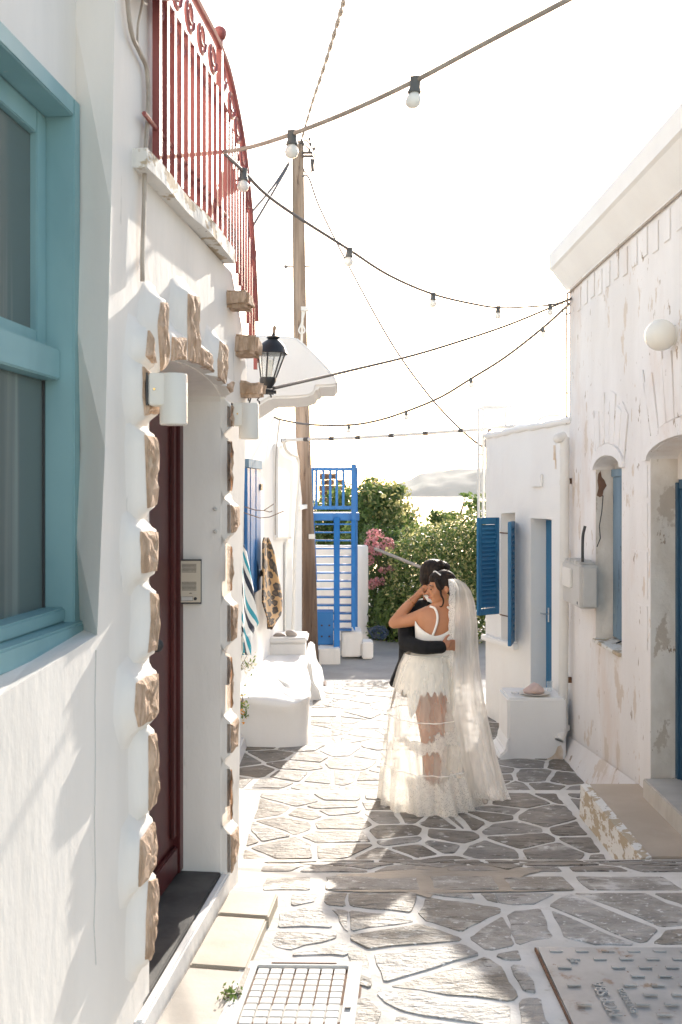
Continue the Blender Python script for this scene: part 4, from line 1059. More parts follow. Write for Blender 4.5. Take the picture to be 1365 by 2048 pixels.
for y in (1065,1228):
    a = E.pt(1003,y,-.02); MB().tube([a+Vector((-.02,-.05,0)), a+Vector((.05,-.25,.0)), a+Vector((.11,-.38,.0))], .007, 5).build('stay_bar', M['rust'], houseE)
# downpipe
dp = empty('drain_pipe', (2.0,8.9,.0), 'white plastic rainwater downpipe in the corner of the two buildings', 'pipe')
c = [P(1130,875,8.95), P(1130,1000,8.95), P(1129,1200,8.95), P(1127,1400,8.95), P(1127,1440,8.93), P(1126,1462,8.90), P(1119,1482,8.84)]
MB().tube(spline(c, 5), .043, 14, cap=False).build('pipe', M['pvc'], dp, smooth=True)
mb = MB(); mb.ball(P(1116,877,8.93), .043); mb.tube([P(1116,877,8.93), P(1130,872,8.95)], .045, 12); mb.build('elbow', M['pvc'], dp, smooth=True)
for y in (900,960,1450):
    MB().tube([P(1130,y,8.95), P(1130,y+10,8.95)], .047, 14).build('collar', M['pvc'], dp, smooth=True)
for y in (962,1360):
    mb = MB(); mb.cbox(P(1140,y,8.98), .05,.03,.05); mb.build('clamp', M['rust'], dp)
MB().lathe(P(1119,1481.5,8.835), [(.036,0),(.036,.002)], 14, (-.35,-.25,-.9)).build('outlet', M['charcoal'], dp)
# plinth box with the plate and stone
bx = empty('masonry_plinth', (1.7,9.1,-.1), 'whitewashed masonry plinth box in the corner beneath the door', 'plinth')
bl, br = P(1016,0,8.85).x, P(1120,0,8.85).x+.06
MB().box((bl,8.85,-.2), (br-bl,0,0), (0,.5,0), (0,0,.645)).build('plinth_body', M['smooth_white'], bx, bevel=.02)
MB().prism([(bl-.10,8.84,-.2),(bl+.02,8.84,-.2),(bl+.02,8.84,.10),(bl-.01,8.84,.06),(bl-.02,8.84,-.02),(bl-.07,8.84,-.06)], (0,.5,0)).build('foot_flare', M['smooth_white'], bx, bevel=.012)
MB().prism([(br-.34,8.838,-.2),(br-.04,8.838,-.2),(br-.03,8.838,-.02),(br-.05,8.838,.03),(br-.08,8.838,.015),(br-.10,8.838,-.04),(br-.13,8.838,-.07),(br-.19,8.838,-.10),(br-.27,8.838,-.125)], (0,-.002,0)).build('stain', M['stain'], bx)
c = P(1070,1388,9.0); c.z = .449
tag(MB().lathe(c, [(.05,0),(.13,.012),(.14,.018),(.132,.017),(.05,.006)], 26).build('plate', M['enamel'], smooth=True), 'shallow dish under the pink stone on the white plinth', 'dish')
mb = MB(); mb.ball(c+Vector((-.01,0,.05)), .105,.08,.075, 18, 12)
for i, v in enumerate(mb.v):
    q = Vector(v); nn = noise.noise(q*14)*.012; k_ = max(0, q.z-c.z-.03)/.08; mb.v[i] = (c.x-.01+(q.x-c.x+.01)*(1-.55*k_)+nn+.012*k_, q.y, max(c.z+.014, q.z+nn*1.4-.02*k_))
tag(mb.build('stone', M['coral'], smooth=True), 'pink rough stone lying on the dish', 'stone')
mb = MB()
for i in range(14):
    a = rnd.uniform(0,6.28); q = P(1031,1382,8.98)+Vector((rnd.uniform(-.035,.035), rnd.uniform(-.03,.03), 0)); q.z = .455+rnd.uniform(0,.014); mb.tube([q, q+Vector((cos(a)*.02, sin(a)*.02, .006))], .004, 5)
tag(mb.build('keys', M['silver'], smooth=True), 'small bunch of keys on the front corner of the white plinth', 'keys')
cg = P(1100,1380,9.15); cg.z = .448
tag(MB().lathe(cg, [(.022,0),(.024,.004),(.028,.09),(.0265,.09),(.022,.008)], 16).build('drinking_glass', M['lantern_glass'], smooth=True), 'clear drinking glass behind the pink stone', 'glass')
# electricity box
eb = empty('electricity_box', P(1146,1210,8.4), 'grey electricity meter box with dark cable on the corner of the old building', 'meter box')
zb0, zb1 = EZ-(1207-HY)/F*8.4, EZ-(1124-HY)/F*8.4
MB().box((1.925,8.02,zb0), (.152,0,0), (0,.62,0), (0,0,zb1-zb0)).build('case', M['grey_plastic'], eb, bevel=.012)
MB().box((1.945,7.99,zb0+.015), (.11,0,0), (0,.03,0), (0,0,zb1-zb0-.03)).build('side_panel', M['grey_plastic'], eb, bevel=.004)
MB().box((1.905,8.28,zb0+.14), (.022,0,0), (0,.30,0), (0,0,.16)).build('meter_window', M['pvc'], eb, bevel=.006)
mb = MB()
for i in range(5): mb.box((1.93,8.06+i*.11,zb1+.001), (.13,0,0), (0,.07,0), (0,0,.02+.01*(i % 2)))
mb.build('crumbled_top', M['grey_plastic'], eb, bevel=.004)
MB().tube(spline([P(1166,1124,8.05), P(1166,1090,8.05), P(1167,1070,8.05), P(1171,1052,8.05)], 5), .012, 8).build('conduit', M['charcoal'], eb, smooth=True)
MB().tube(spline([P(1156,1203,8.1), P(1157,1209,8.1), P(1163,1208,8.1), P(1166,1202,8.1)], 4), .007, 6).build('cable_stub', M['charcoal'], eb, smooth=True)
# globe lamp
gl = empty('globe_lamp', (2.08,6.18,3.26), 'white globe wall lamp high on the old building', 'lamp')
zc = EZ-(670-HY)/F*6.18
MB().ball((1.985,6.18,zc), .098, n=24, m=16).build('globe', M['globe'], gl, smooth=True)
MB().lathe((2.079,6.18,zc), [(.062,0),(.062,.02),(.05,.03),(.045,.07)], 18, (-1,0,0)).build('wall_base', M['globe'], gl, smooth=True)
# white ladder with hoops against the low building
ld = empty('ladder', E.at(Ee,.5,.12), 'thin white metal ladder with square hoops rising above the low building', 'ladder')
for x, xt, yt in ((958,1012,817),(967,1024,812)):
    pts = [P(x,1040,11.1), P(x,yt,11.1), P(xt,yt,11.1), P(xt,862,11.25)]
    for a, b in zip(pts, pts[1:]): MB().tube([a, b+(b-a).normalized()*.012], .015, 8).build('hoop', M['white_metal'], ld, smooth=True)
for y in (909,947,985,1022):
    MB().tube([P(956,y,11.1), P(969,y,11.1)], .011, 6).build('rung', M['white_metal'], ld, smooth=True)
rp = MB().tube(spline([P(1077,851,11.5), P(1081,840,11.5), P(1092,834,11.5), P(1110,832,11.5), P(1132,835,11.5)], 5), .022, 8)
tag(rp.build('roof_pipe', M['pvc'], smooth=True), 'bent white pipe on the roof of the low building', 'pipe')

# ------------------------------------------------------------------ wall lamps, intercom, lantern
def wall_lamp(x0, x1, y0, y1, xb0, xb1, yb0, yb1, Y, label):
    c = P((x0+x1)/2, (y0+y1)/2, Y); r = (x1-x0)/2/F*Y; h = (y1-y0)/F*Y
    e0 = empty('wall_lamp', c-Vector((0,0,h/2)), label, 'lamp', 'white cylinder wall lamps at the door')
    mb = MB(); mb.lathe(c-Vector((0,0,h/2)), [(r*.93,0),(r,.004),(r,h-.004),(r*.95,h),(r*.86,h-.001),(r*.86,h-.02)], 28); mb.build('shade', M['enamel'], e0, smooth=True)
    b0, b1 = P(xb0,yb1,Y), P(xb1,yb0,Y)
    mb = MB(); mb.box((b0.x, Y-.035, b0.z), (b1.x-b0.x+.02,0,0), (0,.07,0), (0,0,b1.z-b0.z)); mb.build('bracket', M['enamel'], e0, bevel=.004)
    MB().lathe(P(xb0+8,(yb0+yb1)/2-2,Y-.036), [(.0035,0),(.0035,.003)], 8, (0,-1,0)).build('screw', M['gold'], e0)
    mb = MB(); mb.box((b0.x-.006, Y-.04, b0.z), (.0055,0,0), (0,.08,0), (0,0,b1.z-b0.z)); mb.build('backplate', M['charcoal'], e0)
wall_lamp(320,375,748,850,301,324,748,812,3.10,'larger nearer white cylinder wall lamp, left of the doorway arch')
wall_lamp(478,518,807,878,467,484,807,852,4.42,'smaller farther white cylinder wall lamp, under the lantern')
ic = empty('intercom', P(380,1207,4.29), 'beige intercom panel with two speaker grilles inside the doorway', 'intercom')
def onj(x0, x1, y0, y1, d, t, name, m, bevel=0):
    a = P(x0,y1,4.30-d); b = P(x1,y0,4.30-d)
    return MB().box(a, (b.x-a.x,0,0), (0,t,0), (0,0,b.z-a.z)).build(name, m, ic, bevel=bevel)
onj(355.5,402.5,1119,1208,.018,.017,'back_box',M['charcoal'])
onj(357,401.5,1122,1205,.024,.006,'faceplate',M['intercom'],.001)
for y0 in (1128,1164):
    for i in range(7): onj(363.5,393,y0+i*2.6,y0+i*2.6+1.1,.0246,.0006,'grille_slot',M['charcoal'])
onj(363,385.5,1194,1201,.0255,.0015,'name_window',M['grey_plastic']); onj(362.5,386,1193.4,1201.6,.0248,.0006,'window_bezel',M['charcoal'])
onj(379,384,1186,1187.3,.0246,.0006,'printed_mark',M['charcoal']); onj(385,395,1186.2,1187,.0246,.0006,'printed_mark',M['grey_plastic'])
MB().lathe(P(391,1197.5,4.275), [(.0072,0),(.0072,.003),(.006,.004)], 16, (0,-1,0)).build('call_button', M['charcoal'], ic)
# lantern
Yl = 5.0
ln = empty('lantern', P(535,788,Yl), 'black iron lantern with glass panes on the stair corner', 'lantern')
ax = (P(548,655,Yl)-P(533,775,Yl)).normalized(); base = P(534,777,Yl); sc = Yl/F
def along(t): return base+ax*(t*sc)
def hexring(t, r): 
    a = ax.orthogonal().normalized(); a = Vector((1,0,0)); a = (a-ax*a.dot(ax)).normalized(); b = ax.cross(a)
    return [along(t)+(a*cos(pi/3*k+.35)+b*sin(pi/3*k+.35))*(r*sc) for k in range(6)]
MB().lathe(base, [(10*sc,0),(11*sc,3*sc),(16*sc,12*sc),(17*sc,20*sc),(16*sc,22*sc)], 12, ax).build('cup', M['iron'], ln, smooth=True)
lo, hi = hexring(20,15), hexring(72,28)
for k in range(6):
    MB().tube([lo[k],hi[k]], 1.7*sc, 6).build('frame_bar', M['iron'], ln)
    k2 = (k+1) % 6; a,b,c,d = lo[k]*.94+lo[k2]*.06, lo[k2]*.94+lo[k]*.06, hi[k2]*.95+hi[k]*.05, hi[k]*.95+hi[k2]*.05
    MB().prism([a,b,c,d], (along(50)-(a+c)/2).normalized()*.002).build('pane', M['lantern_glass'], ln)
MB().tube([along(20),along(58)], 5*sc, 10).build('lamp_tube', M['globe'], ln, smooth=True)
MB().lathe(along(70), [(27*sc,0),(33*sc,-1*sc),(33*sc,1*sc),(30*sc,5*sc),(27*sc,13*sc),(20*sc,22*sc),(12*sc,28*sc),(10*sc,30*sc),(13*sc,32*sc),(13*sc,34*sc),(4*sc,37*sc),(3*sc,42*sc)], 18, ax).build('hood', M['iron'], ln, smooth=True)
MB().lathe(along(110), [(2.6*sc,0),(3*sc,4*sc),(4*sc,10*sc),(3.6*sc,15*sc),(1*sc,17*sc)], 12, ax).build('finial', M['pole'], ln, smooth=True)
mb = MB(); mb.tube([P(519,783,Yl), P(548,784,Yl)], 5.5*sc, 10); mb.tube([P(546,784,Yl), P(553,784,Yl)], 3.5*sc, 8); mb.build('bracket', M['iron'], ln, smooth=True)
mb = MB()
for pl in ([(498,793),(497,800),(500,803),(498,808)],[(502,795),(500,803)],[(518,795),(515,800),(519,803),(519,808)],[(537,786),(542,790),(543,795)]):
    mb.tube([P(x,y,Yl-.15) for x,y in pl], .004, 5)
mb.build('loose_wire', M['cable_dark'], ln)

# ------------------------------------------------------------------ string lights and cables
def wire(name, pts, r, m, label, bulbs=(), cat='string lights', tie=None, group=None, braid=False):
    """pts: (x, y, Y) ; bulbs: (x, y of the wire, size px of the bulb, tilt)"""
    wp = spline([P(*p) for p in pts], 6)
    e0 = empty(name, wp[0], label, cat, group)
    if braid:
        for ph in (0, pi):
            q = []
            for i in range(len(wp)-1):
                for k in range(4):
                    t = (i*4+k)*.55+ph; q.append(wp[i].lerp(wp[i+1], k/4)+Vector((cos(t)*r, 0, 0))+Vector((0, sin(t)*r, 0)))
            MB().tube(q, r*1.15, 6).build('strand', m, e0, smooth=True)
    else:
        MB().tube(wp, r, 7).build('cable', m, e0, smooth=True)
    for bxx, tilt in bulbs:
        best = min(range(len(wp)-1), key=lambda i: abs((wp[i].x/wp[i].y*F+CX)-bxx))
        i = best; xa, xb = wp[i].x/wp[i].y*F+CX, wp[i+1].x/wp[i+1].y*F+CX
        if not (min(xa,xb) <= bxx <= max(xa,xb)) and i > 0: i -= 1; xa, xb = wp[i].x/wp[i].y*F+CX, wp[i+1].x/wp[i+1].y*F+CX
        t = max(0, min(1, (bxx-xa)/(xb-xa+1e-9))); p = wp[i].lerp(wp[i+1], t)
        ax_ = Vector((tilt, 0, -1)).normalized()
        hs = MB(); hs.lathe(p-ax_*.012, [(.014,0),(.020,.004),(.017,.016),(.018,.036),(.023,.050),(.022,.054)], 14, ax_)
        hs.tube([p+Vector((-.018,0,.006)), p+Vector((.018,0,.006))], .009, 6)
        s_ = hs.build('bulb_socket', M['socket'], e0, smooth=True)
        MB().lathe(p+ax_*.039, [(.013,0),(.016,.006),(.0225,.014),(.0265,.028),(.0240,.041),(.015,.050),(.003,.053)], 18, ax_).build('bulb', M['bulb'], e0, smooth=True)
    if tie:
        for tx in tie:
            i = min(range(len(wp)), key=lambda i: abs((wp[i].x/wp[i].y*F+CX)-tx)); j = min(i+1, len(wp)-1); j = j if j != i else i-1
            d = (wp[j]-wp[i]).normalized()*.03
            MB().tube([wp[i]-d, wp[i]+d], r*1.25, 8).build('tie', M['cable_dark'], e0)
    return e0
wire('string_light', [(438,305,4.2),(500,294,4.05),(583,268,3.75),(700,222,3.5),(827,163,3.3),(960,92,3.1),(1150,-8,2.85)], .0085, M['cable_tan'], 'string light cable with two large bulbs running up to the top right, nearest overhead', [(585,-.04),(832,-.12)])
wire('string_light', [(445,303,4.2),(485,340,4.45),(530,386,4.7),(590,430,5.0),(697,498,5.5),(780,551,6.1),(867,588,6.9),(945,607,7.5),(1000,615,8.0),(1060,613,8.45),(1110,608,8.75),(1150,594,9.0)], .0085, M['cable_grey'], 'string light sagging from the red rail to the cornice corner', [(487,-.02),(699,-.05),(867,-.03),(997,-.03),(1101,-.02)])
wire('string_light', [(549,834,12.2),(565,840,12.1),(620,849,11.7),(697,850,11.3),(755,841,11.0),(812,823,10.7),(880,795,10.3),(943,757,9.9),(1010,715,9.6),(1087,655,9.3),(1150,598,9.05)], .013, M['cable_grey'], 'lower string light from the far cottage up to the old building corner', [(698,0),(813,0),(943,0),(1087,.03)])
wire('cable', [(568,881,12.6),(600,879,12.5),(700,876,12.2),(800,870,11.9),(900,863,11.6),(960,859,11.35),(1010,853,11.2),(1070,850,10.2)], .020, M['pvc'], 'thick white cable with dark ties spanning the street to the low building', cat='cable', tie=(568,617,668,724,785,850,925))
wire('cable', [(548,776,5.0),(700,741,6.2),(850,704,7.3),(1000,656,8.3),(1090,620,8.8),(1150,594,9.02)], .0095, M['cable_dark'], 'dark straight cable from the black lantern to the old building', cat='cable')
wire('cable', [(606,352,15.0),(618,355,14.8),(640,415,14.6),(700,535,14.0),(780,680,13.2),(850,780,12.4),(910,847,11.8),(965,893,11.2),(972,880,11.2),(978,862,11.2),(983,860,11.2)], .013, M['cable_grey'], 'thin cable falling from the pole to the ladder on the low building', cat='cable')
wire('cable', [(603,282,15.0),(622,215,11.0),(650,130,8.0),(680,32,6.2),(700,-40,5.2)], .0085, M['cable_grey'], 'twisted cable rising from the pole top out of the picture', cat='cable', braid=True)
wire('cable', [(578,325,15.2),(545,375,14),(500,428,12.5),(480,450,12)], .017, M['cable_grey'], 'upper thin stay cable from the pole behind the red rail', cat='cable')
wire('cable', [(579,328,15.2),(550,378,14),(500,462,12.6),(480,492,12)], .017, M['cable_grey'], 'lower thin stay cable from the pole behind the red rail', cat='cable')
wire('cable', [(1085,782,9.4),(1138,786,9.06)], .006, M['cable_grey'], 'short wire stub beside the old building edge', cat='cable')
mb = MB(); mb.tube(spline([P(x,y,9.03) for x,y in [(1150,594),(1132,600),(1124,612),(1128,625),(1138,628),(1143,615),(1136,602),(1150,600)]], 5), .006, 6)
tag(mb.build('cable_coil', M['cable_grey'], smooth=True), 'loose loop of cable at the corner under the cornice', 'cable')

# ------------------------------------------------------------------ covers in the paving
mh = empty('manhole_cover', (1.2,3.3,.5), 'large grey steel manhole cover with raised bars and lettering', 'manhole cover')
mw = [P(1097,1927,3.70), None]
def mz(x, y): return Z1(y)+.012
def mbar(x, y, w, h, zz, t, name, par, m):
    mb = MB(); mb.add([(x,y,mz(x,y)+zz),(x+w,y,mz(x,y)+zz),(x+w,y+h,mz(x,y+h)+zz),(x,y+h,mz(x,y+h)+zz),(x,y,mz(x,y)+zz+t),(x+w,y,mz(x,y)+zz+t),(x+w,y+h,mz(x,y+h)+zz+t),(x,y+h,mz(x,y+h)+zz+t)],
        [(0,3,2,1),(4,5,6,7),(0,1,5,4),(1,2,6,5),(2,3,7,6),(3,0,4,7)])
    return mb.build(name, m, par)
MX0, MY1 = .745, 3.80
mbar(MX0-.06, 2.5, 1.4, MY1+.04-2.5, -.032, .018, 'rim', mh, M['mortar'])
mbar(MX0-.006, 2.5, .007, MY1-2.5, -.010, .012, 'rim_edge', mh, M['rust'])
mbar(MX0+.006, 2.5, 1.2, MY1-2.5, -.006, .008, 'plate', mh, M['steel'])
first = None
for j in range(15):
    for i in range(11):
        x = MX0+.045+i*.098+(.049 if j % 2 else 0); y = MY1-.045-j*.072
        if i in (0,1) and 2 <= j <= 8 and not (i == 0 and j in (2,4,6,8)): continue
        if i >= 5 and j in (5,6,7,8): continue
        if first is None: first = mbar(x, y, .047, .017, .002, .004, 'tread_bar', mh, M['steel']); fx, fy = x, y
        else:
            c = first.copy(); COL.objects.link(c); c.parent = mh; c.location = first.location+Vector((x-fx, y-fy, mz(x,y)-mz(fx,fy)))
for j in (5,6,7,8):
    for i in range(3): mbar(MX0+.50+i*.18+(j % 2)*.02, MY1-.05-j*.072, .14, .010, .002, .006, 'long_bar', mh, M['steel'])
def text(s, size, loc, rot, m, par, ext=.0025):
    cu = bpy.data.curves.new('lettering', 'FONT'); cu.body = s; cu.size = size; cu.extrude = ext
    o = bpy.data.objects.new('lettering_tmp', cu); COL.objects.link(o); bpy.context.view_layer.update()
    me = bpy.data.meshes.new_from_object(o.evaluated_get(bpy.context.evaluated_depsgraph_get())); bpy.data.objects.remove(o)
    me.transform(Matrix.Translation(loc) @ rot); me.materials.clear(); me.materials.append(m)
    return place(me, 'lettering', par)
slope = atan2(Z1(3.7)-Z1(3.4), .3)
RT = Matrix.Rotation(slope, 4, 'X') @ Matrix.Rotation(pi/2, 4, 'Z')
text('MCP SBA', .064, Vector((MX0+.175, 3.245, mz(0,3.245)+.005)), RT, M['steel'], mh)
text('EN124 B125', .034, Vector((MX0+.232, 3.27, mz(0,3.27)+.005)), RT, M['steel'], mh)
text('20', .036, Vector((MX0+.125, 3.655, mz(0,3.655)+.005)), RT, M['steel'], mh)

cv = empty('access_cover', (-.15,3.4,.53), 'whitewashed square access cover with a rusty grid, bottom centre', 'access cover')
def cz_(x, y): return Z1(y)+.014
CO = Vector((-.395, 3.10, 0)); cu_ = Vector((.995, -.02, 0)); cvv = Vector((.075, .997, 0))
def cbar(u0, u1, v0, v1, zz, t, name, m, bevel=0):
    pts = []
    for u, v in ((u0,v0),(u1,v0),(u1,v1),(u0,v1)):
        p = CO+cu_*u+cvv*v; pts.append(Vector((p.x, p.y, cz_(p.x,p.y)+zz)))
    return MB().prism(pts, (0,0,t)).build(name, m, cv, bevel=bevel)
cbar(-.02,.44,-.2,.58,-.03,.020,'frame',M['rust'])
cbar(-.012,.05,-.2,.57,-.012,.018,'frame_side',M['cover_white'],.003); cbar(.385,.432,-.2,.57,-.012,.018,'frame_side',M['cover_white'],.003)
cbar(.051,.384,.53,.57,-.012,.018,'frame_side',M['cover_white'],.003)
for i in range(7):
    for j in range(9):
        cbar(.058+i*.0463, .058+i*.0463+.0395, .52-(j+1)*.0463, .52-(j+1)*.0463+.0395, -.010, .012, 'cover_tile', M['cover_white'], .002)
cbar(.395,.415,.20,.50,.0062,.003,'lift_slot',M['mortar']); cbar(.012,.03,.30,.50,.0062,.003,'lift_slot',M['mortar'])
cbar(.10,.34,.545,.552,.0062,.002,'lift_slot',M['rust'])
dg = empty('drain_grate', P(636,1363,13.0), 'small rusty drain grate beside the bench foot', 'drain')
for i in range(6):
    p = P(622+i*5.4,1363,13.0); MB().box((p.x,12.85,Z4(12.9)+.004), (.018,0,0), (0,.28,0), (0,0,.012)).build('grate_bar', M['rust'], dg)
MB().box((P(620,0,13).x-.02,12.82,Z4(12.9)-.01), (.25,0,0), (0,.34,0), (0,0,.011)).build('grate_frame', M['charcoal'], dg)
wc = MB(); wc.box((P(617,1412,11.25).x,11.02,Z4(11.2)-.01), (.32,0,0), (0,.42,0), (0,0,.018))
tag(wc.build('water_cover', M['mortar'], bevel=.004), 'flat brownish water cover in the sunlit paving by the bench', 'access cover')
# ------------------------------------------------------------------ vegetation
def leaves_mesh(name, m, pts, size, rn, parent, droop=.2):
    n = len(pts); co = np.zeros((n*4, 3))
    for i, (p, out) in enumerate(pts):
        s = size*rn.uniform(.6,1.35)
        nrm = (Vector((rn.gauss(0,.7), rn.gauss(0,.7), rn.gauss(.35,.6)))+out*.7).normalized()
        a = nrm.orthogonal().normalized(); a = (Matrix.Rotation(rn.uniform(0,6.28), 3, nrm) @ a); b = nrm.cross(a)
        co[i*4:(i+1)*4] = [p-a*s, p+b*s*.48-nrm*s*.12, p+a*s-nrm*s*droop, p-b*s*.48-nrm*s*.12]
    org = Vector(co.min(0)+(co.max(0)-co.min(0))/2); org.z = co[:,2].min()
    me = bpy.data.meshes.new(name); me.from_pydata((co-np.array(org)).tolist(), [], [(4*i,4*i+1,4*i+2,4*i+3) for i in range(n)])
    me.materials.append(m); me.update()
    o = link_mesh(me, name, parent); o.location = org-ORG[parent.name]; ORG[o.name] = org; o['kind'] = 'stuff'
    return o
def blob_points(n, blobs, rn, shell=.55):
    tot = sum(r[0]*r[1]*r[2] for _, r in blobs)**1; out = []
    for c, r in blobs:
        k = int(n*(r[0]*r[1]*r[2])**.75/sum((q[0]*q[1]*q[2])**.75 for _, q in blobs))
        for _ in range(k):
            d = Vector((rn.gauss(0,1), rn.gauss(0,1), rn.gauss(0,1))).normalized()
            t = shell+(1-shell)*rn.random()**.7
            t *= 1+.22*noise.noise(Vector(c)+d*2.2)
            p = Vector((c[0]+d.x*r[0]*t, c[1]+d.y*r[1]*t, c[2]+d.z*r[2]*t))
            if p.z > -.45: out.append((p, d))
    return out
def plant(name, label, cat, base, blobs, n, size, m, seed, trunk=None, extra=(), kind_trunk='trunk', shell=.45):
    rn = random.Random(seed); e0 = empty(name, base, label, cat)
    leaves_mesh('crown' if cat == 'tree' else 'foliage', m, blob_points(n, blobs, rn, shell), size, rn, e0)
    for nm, mm, k, sz, bl in extra:
        leaves_mesh(nm, mm, blob_points(k, bl, rn, .8), sz, rn, e0)
    mb = MB(); b = Vector(base)
    for c, r in blobs:
        c = Vector(c); mb.tube(spline([b+Vector((rn.uniform(-.06,.06), rn.uniform(-.06,.06), 0)), b.lerp(c, .5)+Vector((rn.uniform(-.1,.1), 0, .05)), c], 4), [.05-.04*i/8 for i in range(9)] if trunk is None else [trunk*(1-.8*i/8) for i in range(9)], 7)
    mb.build(kind_trunk, M['bark'], e0, smooth=True)
    # twig tips that break the outline
    return e0
def px3(x, y, Y, rx, ry, rz):
    c = P(x, y, Y); return ((c.x, c.y, c.z), (rx, ry, rz))
plant('shrub', 'big dense flowering hedge bush with yellowish leaf tips behind the couple', 'shrub', P(905,1290,18.2),
      [px3(850,1125,17.8,.7,.7,.66), px3(900,1105,18.4,.8,.8,.62), px3(965,1115,18.6,1.1,.9,.92), px3(870,1190,17.6,.85,.7,.75), px3(940,1210,18,1.0,.8,.8), px3(1020,1095,19,1.1,.9,.9), px3(820,1190,18.2,.5,.6,.8), px3(838,1078,19.5,.42,.5,.36)], 16000, .042, M['leaf_dark'], 3,
      extra=[('flowers', M['leaf_yellow'], 7000, .034, [px3(850,1125,17.8,.72,.72,.68), px3(900,1105,18.4,.82,.82,.64), px3(965,1115,18.6,1.12,.92,.94), px3(870,1190,17.6,.87,.72,.77), px3(940,1210,18,1.02,.82,.82)])])
plant('tree', 'loose light green tree beside the landing of the blue stair', 'tree', P(762,1270,21.5),
      [px3(762,1005,21.5,.50,.6,.45), px3(735,1020,21,.40,.5,.60), px3(800,1040,22,.40,.5,.42), px3(775,1070,21,.65,.6,.55), px3(822,1078,22,.40,.5,.3), px3(745,975,21.8,.25,.3,.25), px3(795,985,21.6,.22,.3,.22), px3(720,1090,21,.5,.5,.6), px3(832,1066,22,.25,.4,.2)], 9500, .058, M['leaf_light'], 5, .06, shell=.2,
      extra=[('flowers', M['leaf_yellow'], 700, .05, [px3(770,1000,21,.6,.5,.5), px3(800,1040,21,.5,.5,.4)])])
plant('tree', 'green tree seen through the rails of the blue stair', 'tree', P(660,1230,23),
      [px3(650,1040,23,.55,.6,.55), px3(690,1010,23,.5,.6,.5), px3(700,1060,23,.6,.6,.6), px3(655,1080,23,.6,.6,.6)], 5200, .06, M['leaf_light'], 8, .06, shell=.3)
plant('oleander', 'pink flowering oleander beside the garden wall', 'shrub', P(765,1285,18.6),
      [px3(755,1120,18.8,.33,.4,.5), px3(775,1180,18.6,.42,.45,.55), px3(755,1230,18.4,.33,.4,.5), px3(790,1100,19,.35,.4,.45), px3(805,1235,18.6,.45,.4,.5), px3(745,1080,19.2,.25,.3,.35)], 5200, .045, M['leaf_dark'], 9,
      extra=[('flowers', M['flower_pink'], 900, .034, [px3(750,1068,18.4,.16,.12,.10), px3(742,1090,18.4,.14,.12,.14), px3(775,1085,18.3,.12,.12,.10), px3(755,1100,18.2,.14,.12,.10), px3(745,1168,18.0,.14,.1,.09), px3(758,1163,18.0,.12,.1,.08), px3(740,1120,18.3,.08,.1,.1), px3(778,1098,18.3,.10,.1,.07), px3(768,1140,18.1,.09,.1,.06), px3(783,1137,18.1,.07,.1,.05)])])
plant('shrub', 'low dark green shrub at the edge of the grey lane behind the couple', 'shrub', P(800,1290,18),
      [px3(790,1250,17.9,.45,.4,.40), px3(840,1255,17.8,.5,.4,.4), px3(760,1245,18,.3,.3,.4), px3(815,1215,18.1,.5,.4,.4)], 3600, .05, M['leaf_dark'], 12,
      extra=[('flowers', M['leaf_light'], 900, .05, [px3(775,1215,17.7,.22,.3,.35), px3(800,1230,17.7,.25,.3,.3)])])
plant('shrub', 'sparse shrub top rising over the hedge, against the sea', 'shrub', P(885,1100,22),
      [px3(880,1040,22,.36,.3,.24), px3(905,1032,22.4,.30,.3,.14), px3(868,1030,22,.12,.2,.16), px3(932,990,23,.16,.3,.05), px3(960,1010,21,.35,.3,.3)], 900, .055, M['leaf_light'], 14, shell=.1)
plant('tree', 'dark tree mass behind the low white building', 'tree', (3.2,20,-.5), [((3.0,20,.8),(1.5,1.2,1.2)), ((4.2,21,1.0),(1.6,1.2,1.4))], 4000, .07, M['leaf_dark'], 15, .12)
hr = MB().tube([P(750,1097,17.3), P(860,1142,16.6)], .028, 8)
tag(hr.build('handrail', M['cable_tan'], smooth=True), 'sloping pale pole before the hedge, ending behind the groom', 'pole')
mb = MB(); rn = random.Random(2); c0 = P(757,1265,16.8)
for k in range(9):
    cc = c0+Vector((rn.uniform(-.05,.05), rn.uniform(-.05,.05), rn.uniform(-.03,.03))); r = rn.uniform(.07,.15); t0 = rn.uniform(0,6)
    mb.tube([cc+Vector((cos(t0+q*.5)*r*(1+.3*sin(k*2+q)), sin(q*.5+k)*.08, sin(t0+q*.5)*r*(.5+.35*sin(k*1.7)**2)+.02*sin(q*1.9+k))) for q in range(14)], .010, 6)
tag(mb.build('coiled_hose', M['hose'], smooth=True), 'tangled dark blue hose at the foot of the pink oleander', 'hose')

# ------------------------------------------------------------------ people
YB = 7.3
def Q(x, y, d=0): return P(x, y, YB+d)
def remeshed(mb, name, m, parent, vox=.008, smooth=6, fac=.5):
    me = bpy.data.meshes.new('tmp'); me.from_pydata(mb.v, [], mb.f); me.update()
    o = bpy.data.objects.new('tmp', me); COL.objects.link(o)
    r = o.modifiers.new('r', 'REMESH'); r.mode = 'VOXEL'; r.voxel_size = vox; r.use_smooth_shade = True
    s = o.modifiers.new('s', 'SMOOTH'); s.iterations = smooth; s.factor = fac
    bpy.context.view_layer.update()
    dg_ = bpy.context.evaluated_depsgraph_get(); out = bpy.data.meshes.new_from_object(o.evaluated_get(dg_))
    bpy.data.objects.remove(o); out.name = name; out.materials.clear()
    for mm in (m if isinstance(m, list) else [m]): out.materials.append(mm)
    out.polygons.foreach_set('use_smooth', [True]*len(out.polygons))
    return place(out, name, parent)
